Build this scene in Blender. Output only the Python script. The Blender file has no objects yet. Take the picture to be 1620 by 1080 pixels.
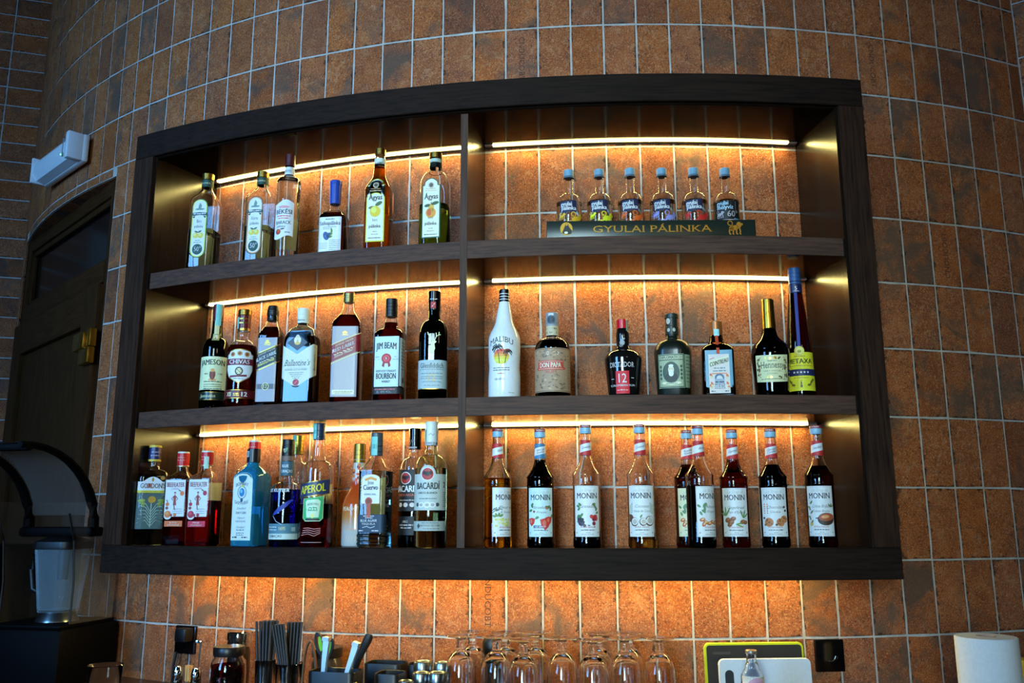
import bpy, bmesh, math, random
from mathutils import Matrix, Vector
random.seed(11)
D = bpy.data
SC = bpy.context.scene
COL = SC.collection
R_, PI = math.radians, math.pi
EYE = 1.45                                  # camera height above the floor
# the bowed wall: a vertical cylinder, measured in metres
AX, AY, RAD = 0.4339, 5.6553, 3.1991
TW, TH = 0.10021, 0.2                       # tile module
PHI0, ZTOP = -0.01627, 1.4863               # first vertical joint, first horizontal joint (above the eye)

# ------------------------------------------------------------------ camera
cam = D.objects.new('camera', D.cameras.new('camera'))
COL.objects.link(cam)
cam.data.sensor_width = 36.0
cam.data.lens = 30.98
cam.data.clip_start = 0.05
cam.matrix_world = Matrix.Translation((0, 0, EYE)) @ Matrix.Rotation(PI / 2 + 0.19906, 4, 'X') @ Matrix.Rotation(-0.00207, 4, 'Z')
SC.camera = cam
# ------------------------------------------------------------------ world, lights, exposure
SC.view_settings.view_transform = 'Standard'
SC.view_settings.look = 'None'
SC.view_settings.gamma = 1.0
SC.view_settings.exposure = 0.0
SC.view_settings.use_curve_mapping = False
w = D.worlds.new('world'); SC.world = w
w.use_nodes = True
w.node_tree.nodes['Background'].inputs[0].default_value = (0.30, 0.42, 0.52, 1)
w.node_tree.nodes['Background'].inputs[1].default_value = 0.035
LED_STRENGTH = 64.0
LED_COLOR = (1.0, 0.80, 0.25)
def area_light(name, loc, target, sx, sy, power, color):
    l = D.lights.new(name, 'AREA'); l.shape = 'RECTANGLE'; l.size = sx; l.size_y = sy
    l.energy = power; l.color = color
    o = D.objects.new(name, l); COL.objects.link(o)
    o.location = loc
    o.rotation_euler = (Vector(target) - Vector(loc)).to_track_quat('-Z', 'Y').to_euler()
    return o
# daylight through the tall windows of the room, behind and to the left of the camera
WINDOWS = [((-.9, -2.4, 2.2), 1.0, 2.4, 19), ((-3.6, -1.2, 2.7), 1.1, 2.4, 52)]
AIM = [(.02, 2.45, 1.85), (-1.0, 3.0, 2.5)]
for i, (p, sx, sy, e) in enumerate(WINDOWS):
    l_ = area_light('window_daylight', p, AIM[i], sx, sy, e, ((0.62, 0.91, 1.0), (0.17, 0.48, 1.0))[i])
    l_.data.spread = R_((44, 80)[i])
# added soft warm fill from the front, with no lamp fitting behind it
area_light('warm_fill', (1.6, -2.2, 3.2), (.3, 2.6, 1.7), .5, .5, 6, (1.0, .78, .50))
SC.cycles.use_denoising = True
SC.cycles.caustics_reflective = False
SC.cycles.caustics_refractive = False
SC.cycles.max_bounces = 14
SC.cycles.transmission_bounces = 14
SC.cycles.transparent_max_bounces = 24
SC.cycles.sample_clamp_indirect = 6.0
SC.cycles.blur_glossy = 0.4

# ------------------------------------------------------------------ materials
def C(h, k=1.0):
    h = h.lstrip('#')
    v = [int(h[i:i + 2], 16) / 255 for i in (0, 2, 4)]
    return tuple((x / 12.92 if x <= .04045 else ((x + .055) / 1.055) ** 2.4) * k for x in v) + (1,)
_m = {}
def nodes(name):
    m = D.materials.new(name); m.use_nodes = True
    nt = m.node_tree
    return m, nt, nt.nodes['Principled BSDF']
def flat(h, rough=.5, metal=0, coat=0, bump=0, spec=.5):
    key = (h, rough, metal, coat, bump, spec)
    if key in _m: return _m[key]
    m, nt, b = nodes('print_' + h.strip('#'))
    b.inputs['Roughness'].default_value = rough
    b.inputs['Metallic'].default_value = metal; b.inputs['Specular IOR Level'].default_value = spec
    b.inputs['Coat Weight'].default_value = coat
    c = C(h)
    if not metal: c = tuple(min(.88, x / k) for x, k in zip(c, (.50, .66, .74))) + (1,)
    # faint procedural mottling of paper, ink and lacquer
    tc = nt.nodes.new('ShaderNodeTexCoord'); n = nt.nodes.new('ShaderNodeTexNoise'); n.inputs['Scale'].default_value = 160
    r = nt.nodes.new('ShaderNodeValToRGB')
    r.color_ramp.elements[0].color = tuple(x * .9 for x in c[:3]) + (1,)
    r.color_ramp.elements[1].color = tuple(min(1, x * 1.06) for x in c[:3]) + (1,)
    nt.links.new(tc.outputs['Object'], n.inputs['Vector']); nt.links.new(n.outputs['Fac'], r.inputs[0])
    nt.links.new(r.outputs[0], b.inputs['Base Color'])
    if bump:
        bp = nt.nodes.new('ShaderNodeBump'); bp.inputs['Strength'].default_value = bump; bp.inputs['Distance'].default_value = .001
        nt.links.new(n.outputs['Fac'], bp.inputs['Height']); nt.links.new(bp.outputs[0], b.inputs['Normal'])
    _m[key] = m
    return m
def glass(h='#ffffff', rough=0.0, ior=1.46, trans=1.0):
    key = ('glass', h, rough, trans)
    if key in _m: return _m[key]
    m, nt, b = nodes('glass_' + h.strip('#'))
    b.inputs['Base Color'].default_value = C(h)
    b.inputs['Roughness'].default_value = rough
    b.inputs['IOR'].default_value = ior
    b.inputs['Transmission Weight'].default_value = trans
    tc = nt.nodes.new('ShaderNodeTexCoord'); n = nt.nodes.new('ShaderNodeTexNoise'); n.inputs['Scale'].default_value = 25
    bp = nt.nodes.new('ShaderNodeBump'); bp.inputs['Strength'].default_value = .05; bp.inputs['Distance'].default_value = .002
    nt.links.new(tc.outputs['Object'], n.inputs['Vector']); nt.links.new(n.outputs['Fac'], bp.inputs['Height'])
    nt.links.new(bp.outputs[0], b.inputs['Normal'])
    _m[key] = m
    return m
def liquid(h):
    key = ('liq', h)
    if key in _m: return _m[key]
    m, nt, b = nodes('liquid_' + h.strip('#'))
    t = nt.nodes.new('ShaderNodeBsdfTransparent'); t.inputs[0].default_value = C(h)
    nt.links.new(t.outputs[0], nt.nodes['Material Output'].inputs['Surface'])
    _m[key] = m
    return m
def sheer(h, rough=.04, spec=.6, op=.05):
    """thin clear plastic: mostly see-through with a fresnel sheen"""
    key = ('sheer', h, op)
    if key in _m: return _m[key]
    m, nt, b = nodes('clear_plastic')
    b.inputs['Base Color'].default_value = C(h); b.inputs['Roughness'].default_value = rough
    t = nt.nodes.new('ShaderNodeBsdfTransparent'); t.inputs[0].default_value = (.86, .88, .9, 1)
    lw = nt.nodes.new('ShaderNodeLayerWeight'); fr = nt.nodes.new('ShaderNodeMath'); fr.operation = 'POWER'; fr.inputs[1].default_value = 3.5
    nt.links.new(lw.outputs['Facing'], fr.inputs[0])
    ad = nt.nodes.new('ShaderNodeMath'); ad.operation = 'ADD'; ad.inputs[1].default_value = op
    mx = nt.nodes.new('ShaderNodeMixShader')
    nt.links.new(fr.outputs[0], ad.inputs[0]); nt.links.new(ad.outputs[0], mx.inputs[0])
    nt.links.new(t.outputs[0], mx.inputs[1]); nt.links.new(b.outputs[0], mx.inputs[2])
    nt.links.new(mx.outputs[0], nt.nodes['Material Output'].inputs['Surface'])
    _m[key] = m
    return m
def backing(h):
    key = ('back', h)
    if key in _m: return _m[key]
    m, nt, b = nodes('thin_paper'); b.inputs['Base Color'].default_value = C(h); b.inputs['Roughness'].default_value = .7
    t = nt.nodes.new('ShaderNodeBsdfTranslucent'); t.inputs[0].default_value = C(h); mx = nt.nodes.new('ShaderNodeMixShader'); mx.inputs[0].default_value = .75
    nt.links.new(b.outputs[0], mx.inputs[1]); nt.links.new(t.outputs[0], mx.inputs[2]); nt.links.new(mx.outputs[0], nt.nodes['Material Output'].inputs['Surface'])
    _m[key] = m
    return m
def emissive(name, col, s):
    m, nt, b = nodes(name)
    b.inputs['Base Color'].default_value = (.9, .9, .9, 1)
    b.inputs['Emission Color'].default_value = tuple(col) + (1,)
    b.inputs['Emission Strength'].default_value = s
    return m
def ramp(nt, stops):
    r = nt.nodes.new('ShaderNodeValToRGB')
    e = r.color_ramp.elements
    while len(e) < len(stops): e.new(.5)
    for x, (p, c) in zip(e, stops): x.position = p; x.color = c
    return r
def tile_material():
    """hand-made terracotta: clouded colour, sandy specks, pits, grey fire-marks and worn dark arrises"""
    m, nt, b = nodes('terracotta_tile')
    L = nt.links.new
    def math_(op, a, bb=None, c=None):
        n = nt.nodes.new('ShaderNodeMath'); n.operation = op
        for i, v in enumerate((a, bb, c)):
            if v is None: continue
            if isinstance(v, (int, float)): n.inputs[i].default_value = v
            else: L(v, n.inputs[i])
        return n.outputs[0]
    oi = nt.nodes.new('ShaderNodeObjectInfo')
    at = nt.nodes.new('ShaderNodeAttribute'); at.attribute_name = 'tid'
    lc = nt.nodes.new('ShaderNodeAttribute'); lc.attribute_name = 'lc'           # place on the tile itself, metres from its centre
    sp = nt.nodes.new('ShaderNodeSeparateXYZ'); L(lc.outputs['Vector'], sp.inputs[0])
    rn = math_('ADD', oi.outputs['Random'], at.outputs['Fac'])
    fr = math_('FRACT', rn); fr2 = math_('FRACT', math_('MULTIPLY', rn, 7.31)); fr3 = math_('FRACT', math_('MULTIPLY', rn, 23.7))
    sc = math_('MULTIPLY', rn, 61.0)
    cb = nt.nodes.new('ShaderNodeCombineXYZ'); L(sc, cb.inputs[1])
    va = nt.nodes.new('ShaderNodeVectorMath'); va.operation = 'ADD'; L(lc.outputs['Vector'], va.inputs[0]); L(cb.outputs[0], va.inputs[1])
    def noise(s, d, r=.6, dist=0):
        n = nt.nodes.new('ShaderNodeTexNoise'); n.inputs['Scale'].default_value = s; n.inputs['Detail'].default_value = d
        n.inputs['Roughness'].default_value = r; n.inputs['Distortion'].default_value = dist; L(va.outputs[0], n.inputs['Vector']); return n.outputs['Fac']
    def mask(v, lo, hi, top=1.0):
        r = ramp(nt, [(lo, (0, 0, 0, 1)), (hi, (top, top, top, 1))]); L(v, r.inputs[0]); return r.outputs[0]
    def mix(f, a, bcol, mode='MIX'):
        x = nt.nodes.new('ShaderNodeMix'); x.data_type = 'RGBA'; x.blend_type = mode
        if isinstance(f, float): x.inputs[0].default_value = f
        else: L(f, x.inputs[0])
        for i, v in ((6, a), (7, bcol)):
            if isinstance(v, tuple): x.inputs[i].default_value = v
            else: L(v, x.inputs[i])
        return x.outputs[2]
    base = ramp(nt, [(0, C('#a25a32')), (.2, C('#b06e4c')), (.42, C('#bd6420')), (.6, C('#a9705c')), (.8, C('#b0622e')), (1, C('#85564a'))]); L(fr, base.inputs[0])
    n1 = noise(16, 6, .62, .4)
    r1 = ramp(nt, [(.30, C('#6e3a28')), (.48, C('#a65a30')), (.60, C('#b96c3a')), (.76, C('#c99478'))]); L(n1, r1.inputs[0])
    c = mix(.56, base.outputs[0], r1.outputs[0])
    n6 = noise(34, 6, .7, .8); c = mix(mask(n6, .54, .70, .55), c, C('#c79a80'))                    # pale scum
    n7 = noise(42, 5, .7, .5); c = mix(mask(n7, .56, .68, .55), c, C('#6b4032'))                    # darker clouds
    n2 = noise(260, 2, .8); c = mix(mask(n2, .54, .64, .75), c, C('#e0a67c'))                       # sandy specks
    n5 = noise(190, 4, .8); c = mix(mask(math_('SUBTRACT', 1.0, n5), .54, .63, .8), c, C('#44281c'))  # pits
    # grey fire-marks creeping over some of the tiles
    n3 = noise(8, 5, .6, .6); g = math_('MULTIPLY_ADD', fr3, .24, n3)
    c = mix(mask(g, .66, .82, .8), c, C('#62564f'))
    # worn, sooty edges: how near the rim, broken up by noise
    ex = math_('SUBTRACT', .0478, math_('ABSOLUTE', sp.outputs[0])); ez = math_('SUBTRACT', .0978, math_('ABSOLUTE', sp.outputs[2]))
    ed = math_('MINIMUM', ex, ez)
    near = math_('SUBTRACT', 1.0, math_('MULTIPLY', ed, 70.0)); n8 = noise(45, 5, .7)
    e = math_('MULTIPLY_ADD', near, .26, math_('MULTIPLY_ADD', fr2, .08, n8))
    c = mix(mask(e, .755, .83, .8), c, C('#2e2420'))
    n4 = noise(30, 6, .72); c = mix(mask(n4, .69, .735, .85), c, C('#33271f'))                      # black burn spots
    rb = ramp(nt, [(0, (.70, .62, .55, 1)), (.3, (.94, .84, .70, 1)), (.7, (1.0, .90, .74, 1)), (1, (1.0, .92, .78, 1))]); L(fr2, rb.inputs[0])
    c = mix(1.0, c, rb.outputs[0], 'MULTIPLY')
    L(c, b.inputs['Base Color'])
    b.inputs['Roughness'].default_value = .66; b.inputs['Specular IOR Level'].default_value = .18
    h = math_('MULTIPLY_ADD', n5, .7, math_('MULTIPLY', n1, .6))
    bp = nt.nodes.new('ShaderNodeBump'); bp.inputs['Strength'].default_value = .7; bp.inputs['Distance'].default_value = .0022
    L(h, bp.inputs['Height']); L(bp.outputs[0], b.inputs['Normal'])
    return m
def wood(name, axis, dark, mid, rough=.4, spec=.5):
    """dark stained timber, grain running along one local axis"""
    m, nt, b = nodes(name); L = nt.links.new; b.inputs['Specular IOR Level'].default_value = spec
    tc = nt.nodes.new('ShaderNodeTexCoord'); mp = nt.nodes.new('ShaderNodeMapping')
    s = [95, 95, 95]; s[axis] = 5
    if axis == 0: s = [5, 40, 95]
    mp.inputs['Scale'].default_value = s
    n = nt.nodes.new('ShaderNodeTexNoise'); n.inputs['Scale'].default_value = 1.6; n.inputs['Detail'].default_value = 6; n.inputs['Roughness'].default_value = .65
    L(tc.outputs['Object'], mp.inputs[0]); L(mp.outputs[0], n.inputs['Vector'])
    r = ramp(nt, [(.32, C(dark)), (.62, C(mid)), (.8, C(dark))]); L(n.outputs['Fac'], r.inputs[0])
    L(r.outputs[0], b.inputs['Base Color'])
    rr = ramp(nt, [(.2, (rough - .04,) * 3 + (1,)), (.9, (rough + .06,) * 3 + (1,))]); L(n.outputs['Fac'], rr.inputs[0]); L(rr.outputs[0], b.inputs['Roughness'])
    bp = nt.nodes.new('ShaderNodeBump'); bp.inputs['Strength'].default_value = .12; bp.inputs['Distance'].default_value = .001
    L(n.outputs['Fac'], bp.inputs['Height']); L(bp.outputs[0], b.inputs['Normal'])
    return m
def grout_material():
    m, nt, b = nodes('grout'); L = nt.links.new
    tc = nt.nodes.new('ShaderNodeTexCoord'); n = nt.nodes.new('ShaderNodeTexNoise'); n.inputs['Scale'].default_value = 40; n.inputs['Detail'].default_value = 5
    L(tc.outputs['Object'], n.inputs['Vector'])
    r = ramp(nt, [(.3, C('#b4aca2')), (.7, C('#d2cac0'))]); L(n.outputs['Fac'], r.inputs[0]); L(r.outputs[0], b.inputs['Base Color'])
    b.inputs['Roughness'].default_value = .9
    return m
TILE = tile_material(); GROUT = grout_material()
WOOD_H = wood('dark_oak_along', 0, '#0e0906', '#180f0b', .13, .05)
WOOD_V = wood('dark_oak_upright', 2, '#120c09', '#20160f', .22, .35)
EDGE_H = wood('oak_edge_along', 0, '#382620', '#5c3f31', .6, .2)
EDGE_V = wood('oak_edge_upright', 2, '#36251d', '#583d2f', .6, .2)
FRAME_H = wood('oak_frame_along', 0, '#17100c', '#2c1e17', .65, .09)
FRAME_V = wood('oak_frame_upright', 2, '#20140e', '#402a1e', .65, .08)
DOORW = wood('stained_door_wood', 2, '#2a1608', '#4a2c14', .5, .08)
DOORH = wood('stained_door_rail', 0, '#2a1608', '#4a2c14', .5, .08)
BLACK = flat('#070708', .42); GLOSSK = flat('#040405', .14); STEEL = flat('#9aa2a6', .28, 1); CHROME = flat('#dfe3e6', .08, 1)
GOLD = flat('#c49a4a', .3, 1); BRASS = flat('#b8892f', .35, 1); WHITE = flat('#e8ebea', .45); PAPER = flat('#dfe6e4', .55, 0, 0)

# ------------------------------------------------------------------ objects and meshes
def link(o, parent=None):
    COL.objects.link(o)
    if parent is not None: o.parent = parent
    return o
def tag(o, label, cat=None, group=None, kind=None):
    if label: o['label'] = label
    if cat: o['category'] = cat
    if group: o['group'] = group
    if kind: o['kind'] = kind
    return o
def thing(name, label, cat, loc, rz=0, group=None):
    o = D.objects.new(name, None); o.empty_display_size = .05
    link(o); o.location = loc; o.rotation_euler = (0, 0, rz)
    return tag(o, label, cat, group)
def mesh_obj(name, v, f, mats, parent=None, smooth=True, fm=None, sharp=None):
    me = D.meshes.new(name)
    me.from_pydata([tuple(p) for p in v], [], f)
    for m in (mats if isinstance(mats, (list, tuple)) else [mats]): me.materials.append(m)
    if fm: me.polygons.foreach_set('material_index', fm)
    me.polygons.foreach_set('use_smooth', [smooth] * len(me.polygons))
    if smooth and sharp: me.set_sharp_from_angle(angle=R_(sharp))
    me.update()
    return link(D.objects.new(name, me), parent)
class MB:
    """collects plain shapes into one mesh"""
    def __init__(s): s.v = []; s.f = []; s.m = []
    def add(s, v, f, mi=0):
        o = len(s.v); s.v += [tuple(p) for p in v]; s.f += [tuple(i + o for i in q) for q in f]; s.m += [mi] * len(f); return s
    def box(s, x0, x1, y0, y1, z0, z1, b=0, mi=0):
        if b <= 0:
            v = [(x, y, z) for z in (z0, z1) for y in (y0, y1) for x in (x0, x1)]
            return s.add(v, [(0, 2, 3, 1), (4, 5, 7, 6), (0, 1, 5, 4), (2, 6, 7, 3), (0, 4, 6, 2), (1, 3, 7, 5)], mi)
        bm = bmesh.new(); bmesh.ops.create_cube(bm, size=1)
        for q in bm.verts: q.co = Vector(((x0 + x1) / 2 + q.co.x * (x1 - x0), (y0 + y1) / 2 + q.co.y * (y1 - y0), (z0 + z1) / 2 + q.co.z * (z1 - z0)))
        bmesh.ops.bevel(bm, geom=list(bm.edges), offset=b, segments=2, profile=.5, affect='EDGES')
        bm.verts.index_update()
        s.add([q.co[:] for q in bm.verts], [tuple(q.index for q in p.verts) for p in bm.faces], mi); bm.free(); return s
    def rings(s, rings, cap0=True, cap1=True, mi=0, flip=False):
        n = len(rings[0]); v = [p for r in rings for p in r]; f = []
        for i in range(len(rings) - 1):
            for j in range(n):
                k = (j + 1) % n; q = (i * n + j, i * n + k, i * n + n + k, i * n + n + j); f.append(q)
        if cap0: f.append(tuple(range(n - 1, -1, -1)))
        if cap1: f.append(tuple(range((len(rings) - 1) * n, len(rings) * n)))
        if flip: f = [q[::-1] for q in f]
        return s.add(v, f, mi)
    def lathe(s, prof, n=32, cx=0, cy=0, mi=0, cap0=True, cap1=True, flip=False):
        return s.rings([[(cx + r * math.sin(2 * PI * j / n), cy - r * math.cos(2 * PI * j / n), z) for j in range(n)] for z, r in prof], cap0, cap1, mi, flip)
    def tube(s, pts, rad, n=8, mi=0, cap=True):
        pts = [Vector(p) for p in pts]; rs = rad if isinstance(rad, (list, tuple)) else [rad] * len(pts)
        rings = []; up = Vector((0, 0, 1))
        for i, p in enumerate(pts):
            t = (pts[min(i + 1, len(pts) - 1)] - pts[max(i - 1, 0)]).normalized()
            a = up if abs(t.dot(up)) < .95 else Vector((1, 0, 0))
            x = t.cross(a).normalized(); y = x.cross(t).normalized()
            rings.append([p + (x * math.cos(2 * PI * j / n) + y * math.sin(2 * PI * j / n)) * rs[i] for j in range(n)])
        return s.rings(rings, cap, cap, mi, flip=False)
    def obj(s, name, mats, parent=None, smooth=True, sharp=40, fix=True):
        o = mesh_obj(name, s.v, s.f, mats, parent, smooth, s.m if any(s.m) else None)
        if fix:
            bm = bmesh.new(); bm.from_mesh(o.data); bmesh.ops.recalc_face_normals(bm, faces=bm.faces); bm.to_mesh(o.data); bm.free()
        if smooth and sharp: o.data.set_sharp_from_angle(angle=R_(sharp))
        return o
def wpt(a, r, z):
    """wall coordinates: degrees round the bow, metres in front of the wall face, metres above the eye"""
    a = R_(a)
    return Vector((AX + (RAD + r) * math.sin(a), AY - (RAD + r) * math.cos(a), z + EYE))
def arc_box(mb, a0, a1, r0, r1, z0, z1, org=(0, 0, 0), n=None, mi=0, bev=0.0):
    n = n or max(1, int(abs(a1 - a0) / 1.2)); org = Vector(org)
    sec = [(r0, z0), (r1 - bev, z0), (r1, z0 + bev), (r1, z1 - bev), (r1 - bev, z1), (r0, z1)] if bev else [(r0, z0), (r1, z0), (r1, z1), (r0, z1)]
    rings = []
    for i in range(n + 1):
        a = a0 + (a1 - a0) * i / n
        rings.append([wpt(a, r, z) - org for r, z in sec])
    mb.rings(rings)
    return mb
def to_camera(p): return math.atan2(-p.x, p.y)

# ================================================================== the room
DA0, DA1, DZ = -56.1, -36.4, 1.25           # door opening in the bowed wall
def build_walls():
    mb = MB()
    def patch(a0, a1, z0, z1):
        n = max(2, int((a1 - a0) / 1.5)); v = []; f = []
        for i in range(n + 1):
            a = a0 + (a1 - a0) * i / n
            v += [wpt(a, .0001, z0), wpt(a, .0001, z1)]
        for i in range(n): f.append((2 * i, 2 * i + 2, 2 * i + 3, 2 * i + 1))
        mb.add(v, f)
    patch(-80, DA0, -EYE, 3.2); patch(DA0, DA1, DZ, 3.2); patch(DA1, 23.4, -EYE, 3.2)
    # soffit over the door and its two reveals
    n = 14; v = []
    A, B = wpt(DA0, -.0022, DZ), wpt(DA1, -.0022, DZ)
    for i in range(n + 1):
        v += [wpt(DA0 + (DA1 - DA0) * i / n, -.0022, DZ), A.lerp(B, i / n) + Vector((.05, .05, 0))]
    mb.add(v, [(2 * i, 2 * i + 1, 2 * i + 3, 2 * i + 2) for i in range(n)])
    wb = mb.obj('wall_back', GROUT, None, True, 30, fix=False); wb['kind'] = 'structure'
    k0 = int(math.floor((R_(DA0) - PHI0) / (TW / RAD))); k1 = int(math.ceil((R_(DA1) - PHI0) / (TW / RAD))); e_ = .0016
    for k in range(k0, k1):
        b0 = max(DA0, math.degrees(PHI0 + k * TW / RAD)) + .035; b1 = min(DA1, math.degrees(PHI0 + (k + 1) * TW / RAD)) - .035
        if b1 - b0 < .4: continue
        t0, t1 = (b0 - DA0) / (DA1 - DA0), (b1 - DA0) / (DA1 - DA0)
        low = [wpt(b0, -.006, DZ), wpt((b0 + b1) / 2, -.006, DZ), wpt(b1, -.006, DZ), A.lerp(B, t1) + Vector((.04, .04, 0)), A.lerp(B, t0) + Vector((.04, .04, 0))]
        c_ = sum(low, Vector()) / 5; v_ = [p_ - c_ for p_ in low]
        m_ = MB(); m_.add([q - Vector((0, 0, e_)) for q in v_] + [q + Vector((0, 0, .001)) for q in v_], [(0, 1, 2, 3, 4), (9, 8, 7, 6, 5)] + [(i, (i + 1) % 5, 5 + (i + 1) % 5, 5 + i) for i in range(5)])
        o_ = m_.obj('soffit_tile', TILE, wb, False); o_.location = c_
        l_ = o_.data.attributes.new('lc', 'FLOAT_VECTOR', 'POINT')
        for q_, p_ in zip(l_.data, m_.v): q_.vector = (p_[0] * .5, p_[2], p_[1] * .5)
    # flat wall behind, at the far left, its tiles laid lengthwise
    P0 = Vector((-2.36, 4.22, 0)); dr = Vector((.956, .292, 0)); nr = Vector((.292, -.956, 0))
    m2 = MB(); a = P0 - dr * 2.6; b = P0 + dr * .5
    q = [a, b, b + Vector((0, 0, 4.65)), a + Vector((0, 0, 4.65))]
    m2.add(q, [(0, 1, 2, 3)]); wl = m2.obj('wall_left', GROUT, None, False, fix=False); wl['kind'] = 'structure'
    # flat wall turning towards the room at the far right
    c0 = wpt(23.38, -.0022, 0); c0.z = 0; d2 = Vector((.80, -.60, 0))
    m3 = MB(); e = c0 + d2 * 1.6
    m3.add([c0, e, e + Vector((0, 0, 4.65)), c0 + Vector((0, 0, 4.65))], [(0, 1, 2, 3)]); wr = m3.obj('wall_right', GROUT, None, False, fix=False); wr['kind'] = 'structure'
    m4 = MB(); m4.add([(-7, -5, 0), (5, -5, 0), (5, 5, 0), (-7, 5, 0)], [(0, 1, 2, 3)]); fl = m4.obj('floor', flat('#3a332d', .4), None, False, fix=False); fl['kind'] = 'structure'
    m5 = MB(); m5.add([(-7, -5, 4.65), (5, -5, 4.65), (5, 5, 4.65), (-7, 5, 4.65)], [(3, 2, 1, 0)]); ce = m5.obj('ceiling', flat('#5a5550', .8), None, False, fix=False); ce['kind'] = 'structure'
    # ---- tiles
    cache = {}
    def tile_mesh(wd, ht, k):
        key = (round(wd, 4), round(ht, 4), k)
        if key in cache: return cache[key]
        rng = random.Random(k * 7 + 3); hw, hh = wd / 2, ht / 2
        out = []
        for (x0, y0, x1, y1, n) in ((-hw, -hh, hw, -hh, 2), (hw, -hh, hw, hh, 4), (hw, hh, -hw, hh, 2), (-hw, hh, -hw, -hh, 4)):
            for i in range(n):
                t = (i + (rng.uniform(-.2, .2) if i else 0)) / n; j = rng.uniform(0, .0009) + (rng.uniform(.0008, .0018) if rng.random() < .12 else 0)
                x, y = x0 + (x1 - x0) * t, y0 + (y1 - y0) * t
                out.append((x - math.copysign(j, x), y - math.copysign(j, y)))
        n = len(out)
        v = [(x, .006, y) for x, y in out] + [(x, -.0002, y) for x, y in out] + [(x - math.copysign(.0009, x), -.0012, y - math.copysign(.0009, y)) for x, y in out]
        f = [(i, (i + 1) % n, n + (i + 1) % n, n + i) for i in range(n)] + [(n + i, n + (i + 1) % n, 2 * n + (i + 1) % n, 2 * n + i) for i in range(n)] + [tuple(range(2 * n, 3 * n))]
        me = D.meshes.new('tile'); me.from_pydata(v, [], f); me.materials.append(TILE); me.update()
        # the attribute keeps the short side on x whichever way the tile is laid
        la_ = me.attributes.new('lc', 'FLOAT_VECTOR', 'POINT')
        for q_, p_ in zip(la_.data, v): q_.vector = (p_[0], p_[1], p_[2]) if ht >= wd else (p_[2], p_[1], p_[0])
        cache[key] = me
        return me
    th = .19906; ct, st = math.cos(th), math.sin(th)
    def seen(p, mg=.03):
        y, z = p.y, p.z - EYE; cy = y * ct + z * st; cz = -y * st + z * ct
        if cy < .1: return None
        u, v = p.x / cy * 1394 / 1620, cz / cy * 1394 / 1620
        if abs(u) > .5 + mg or abs(v) > 1 / 3 + mg: return None
        return cy
    G = .0042; items = []; step = math.degrees(TW / RAD); rng = random.Random(5)
    for col in range(-40, 14):
        a0 = math.degrees(PHI0) + col * step; a1 = a0 + step
        if a1 > 23.4: a1 = 23.36
        if a1 - a0 < .3: continue
        for k in range(-8, 11):
            z1 = ZTOP - k * TH; z0 = z1 - TH; b0, b1, c0_ = a0, a1, z0
            mid = (a0 + a1) / 2
            if DA0 < a1 and a0 < DA1 and z0 < DZ:
                if a0 < DA1 < a1 and z1 <= DZ + .04: b0 = DA1
                elif a0 < DA0 < a1 and z1 <= DZ + .04: b1 = DA0
                elif z1 > DZ + .01: c0_ = DZ
                else: continue
            if b1 - b0 < .25: continue
            # the timber of the cabinet hides these completely
            am, zm = (b0 + b1) / 2, (c0_ + z1) / 2
            p = wpt(am, 0, zm); dep = seen(p, .32); inview = seen(p) is not None
            if dep is None: continue
            size = math.cos(R_(am) - math.atan2(-p.x, p.y)) * (b1 - b0) * (z1 - c0_) / dep ** 2 + (10 if inview else 0)
            items.append((size, p, R_(am), tile_mesh(R_(b1 - b0) * RAD - G, z1 - c0_ - G, rng.randrange(9)), wb))
    items.sort(key=lambda t: -t[0])
    def place(lst, owner):
        for s, p, rz, me, par in lst:
            o = D.objects.new('tile', me); link(o, owner); o.location = p; o.rotation_euler = (0, 0, rz)
    place(items[:300], wb)
    def join(lst, owner):
        v, f, tid, lc = [], [], [], []
        for s, p, rz, me, par in lst:
            o = len(v); M = Matrix.Translation(p) @ Matrix.Rotation(rz, 4, 'Z'); t = random.random()
            v += [tuple(M @ q.co) for q in me.vertices]; lc += [tuple(q.vector) for q in me.attributes['lc'].data]
            for q in me.polygons: f.append(tuple(o + i for i in q.vertices)); tid.append(t)
        ob = mesh_obj('tile_field', v, f, TILE, owner, False); ob['kind'] = 'stuff'
        at = ob.data.attributes.new('tid', 'FLOAT', 'FACE'); at.data.foreach_set('value', tid)
        al = ob.data.attributes.new('lc', 'FLOAT_VECTOR', 'POINT'); al.data.foreach_set('vector', [x for q in lc for x in q])
    join(items[300:], wb)
    # tiles on the two flat walls
    la = math.atan2(dr.y, dr.x); li = []
    for row in range(0, 47):
        off = .0 if row % 2 == 0 else .0
        for i in range(-8, 3):
            p = P0 + dr * (i * .2 + .075 + off) + nr * .0; p.z = row * .1 + .07
            d_ = seen(p, .12)
            if d_: li.append((0, p, la, tile_mesh(.2 - G, .1 - G, 20 + rng.randrange(6)), wl))
    place(li, wl)
    ra = math.atan2(d2.y, d2.x); li = []
    for i in range(0, 6):
        for k in range(-2, 4):
            p = c0 + d2 * (i * .1 + .052) ; p.z = ZTOP + EYE - (k + .5) * TH + .03
            if seen(p, .06): li.append((0, p, ra, tile_mesh(TW - G, TH - G, 30 + rng.randrange(6)), wr))
    place(li, wr)
build_walls()

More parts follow.
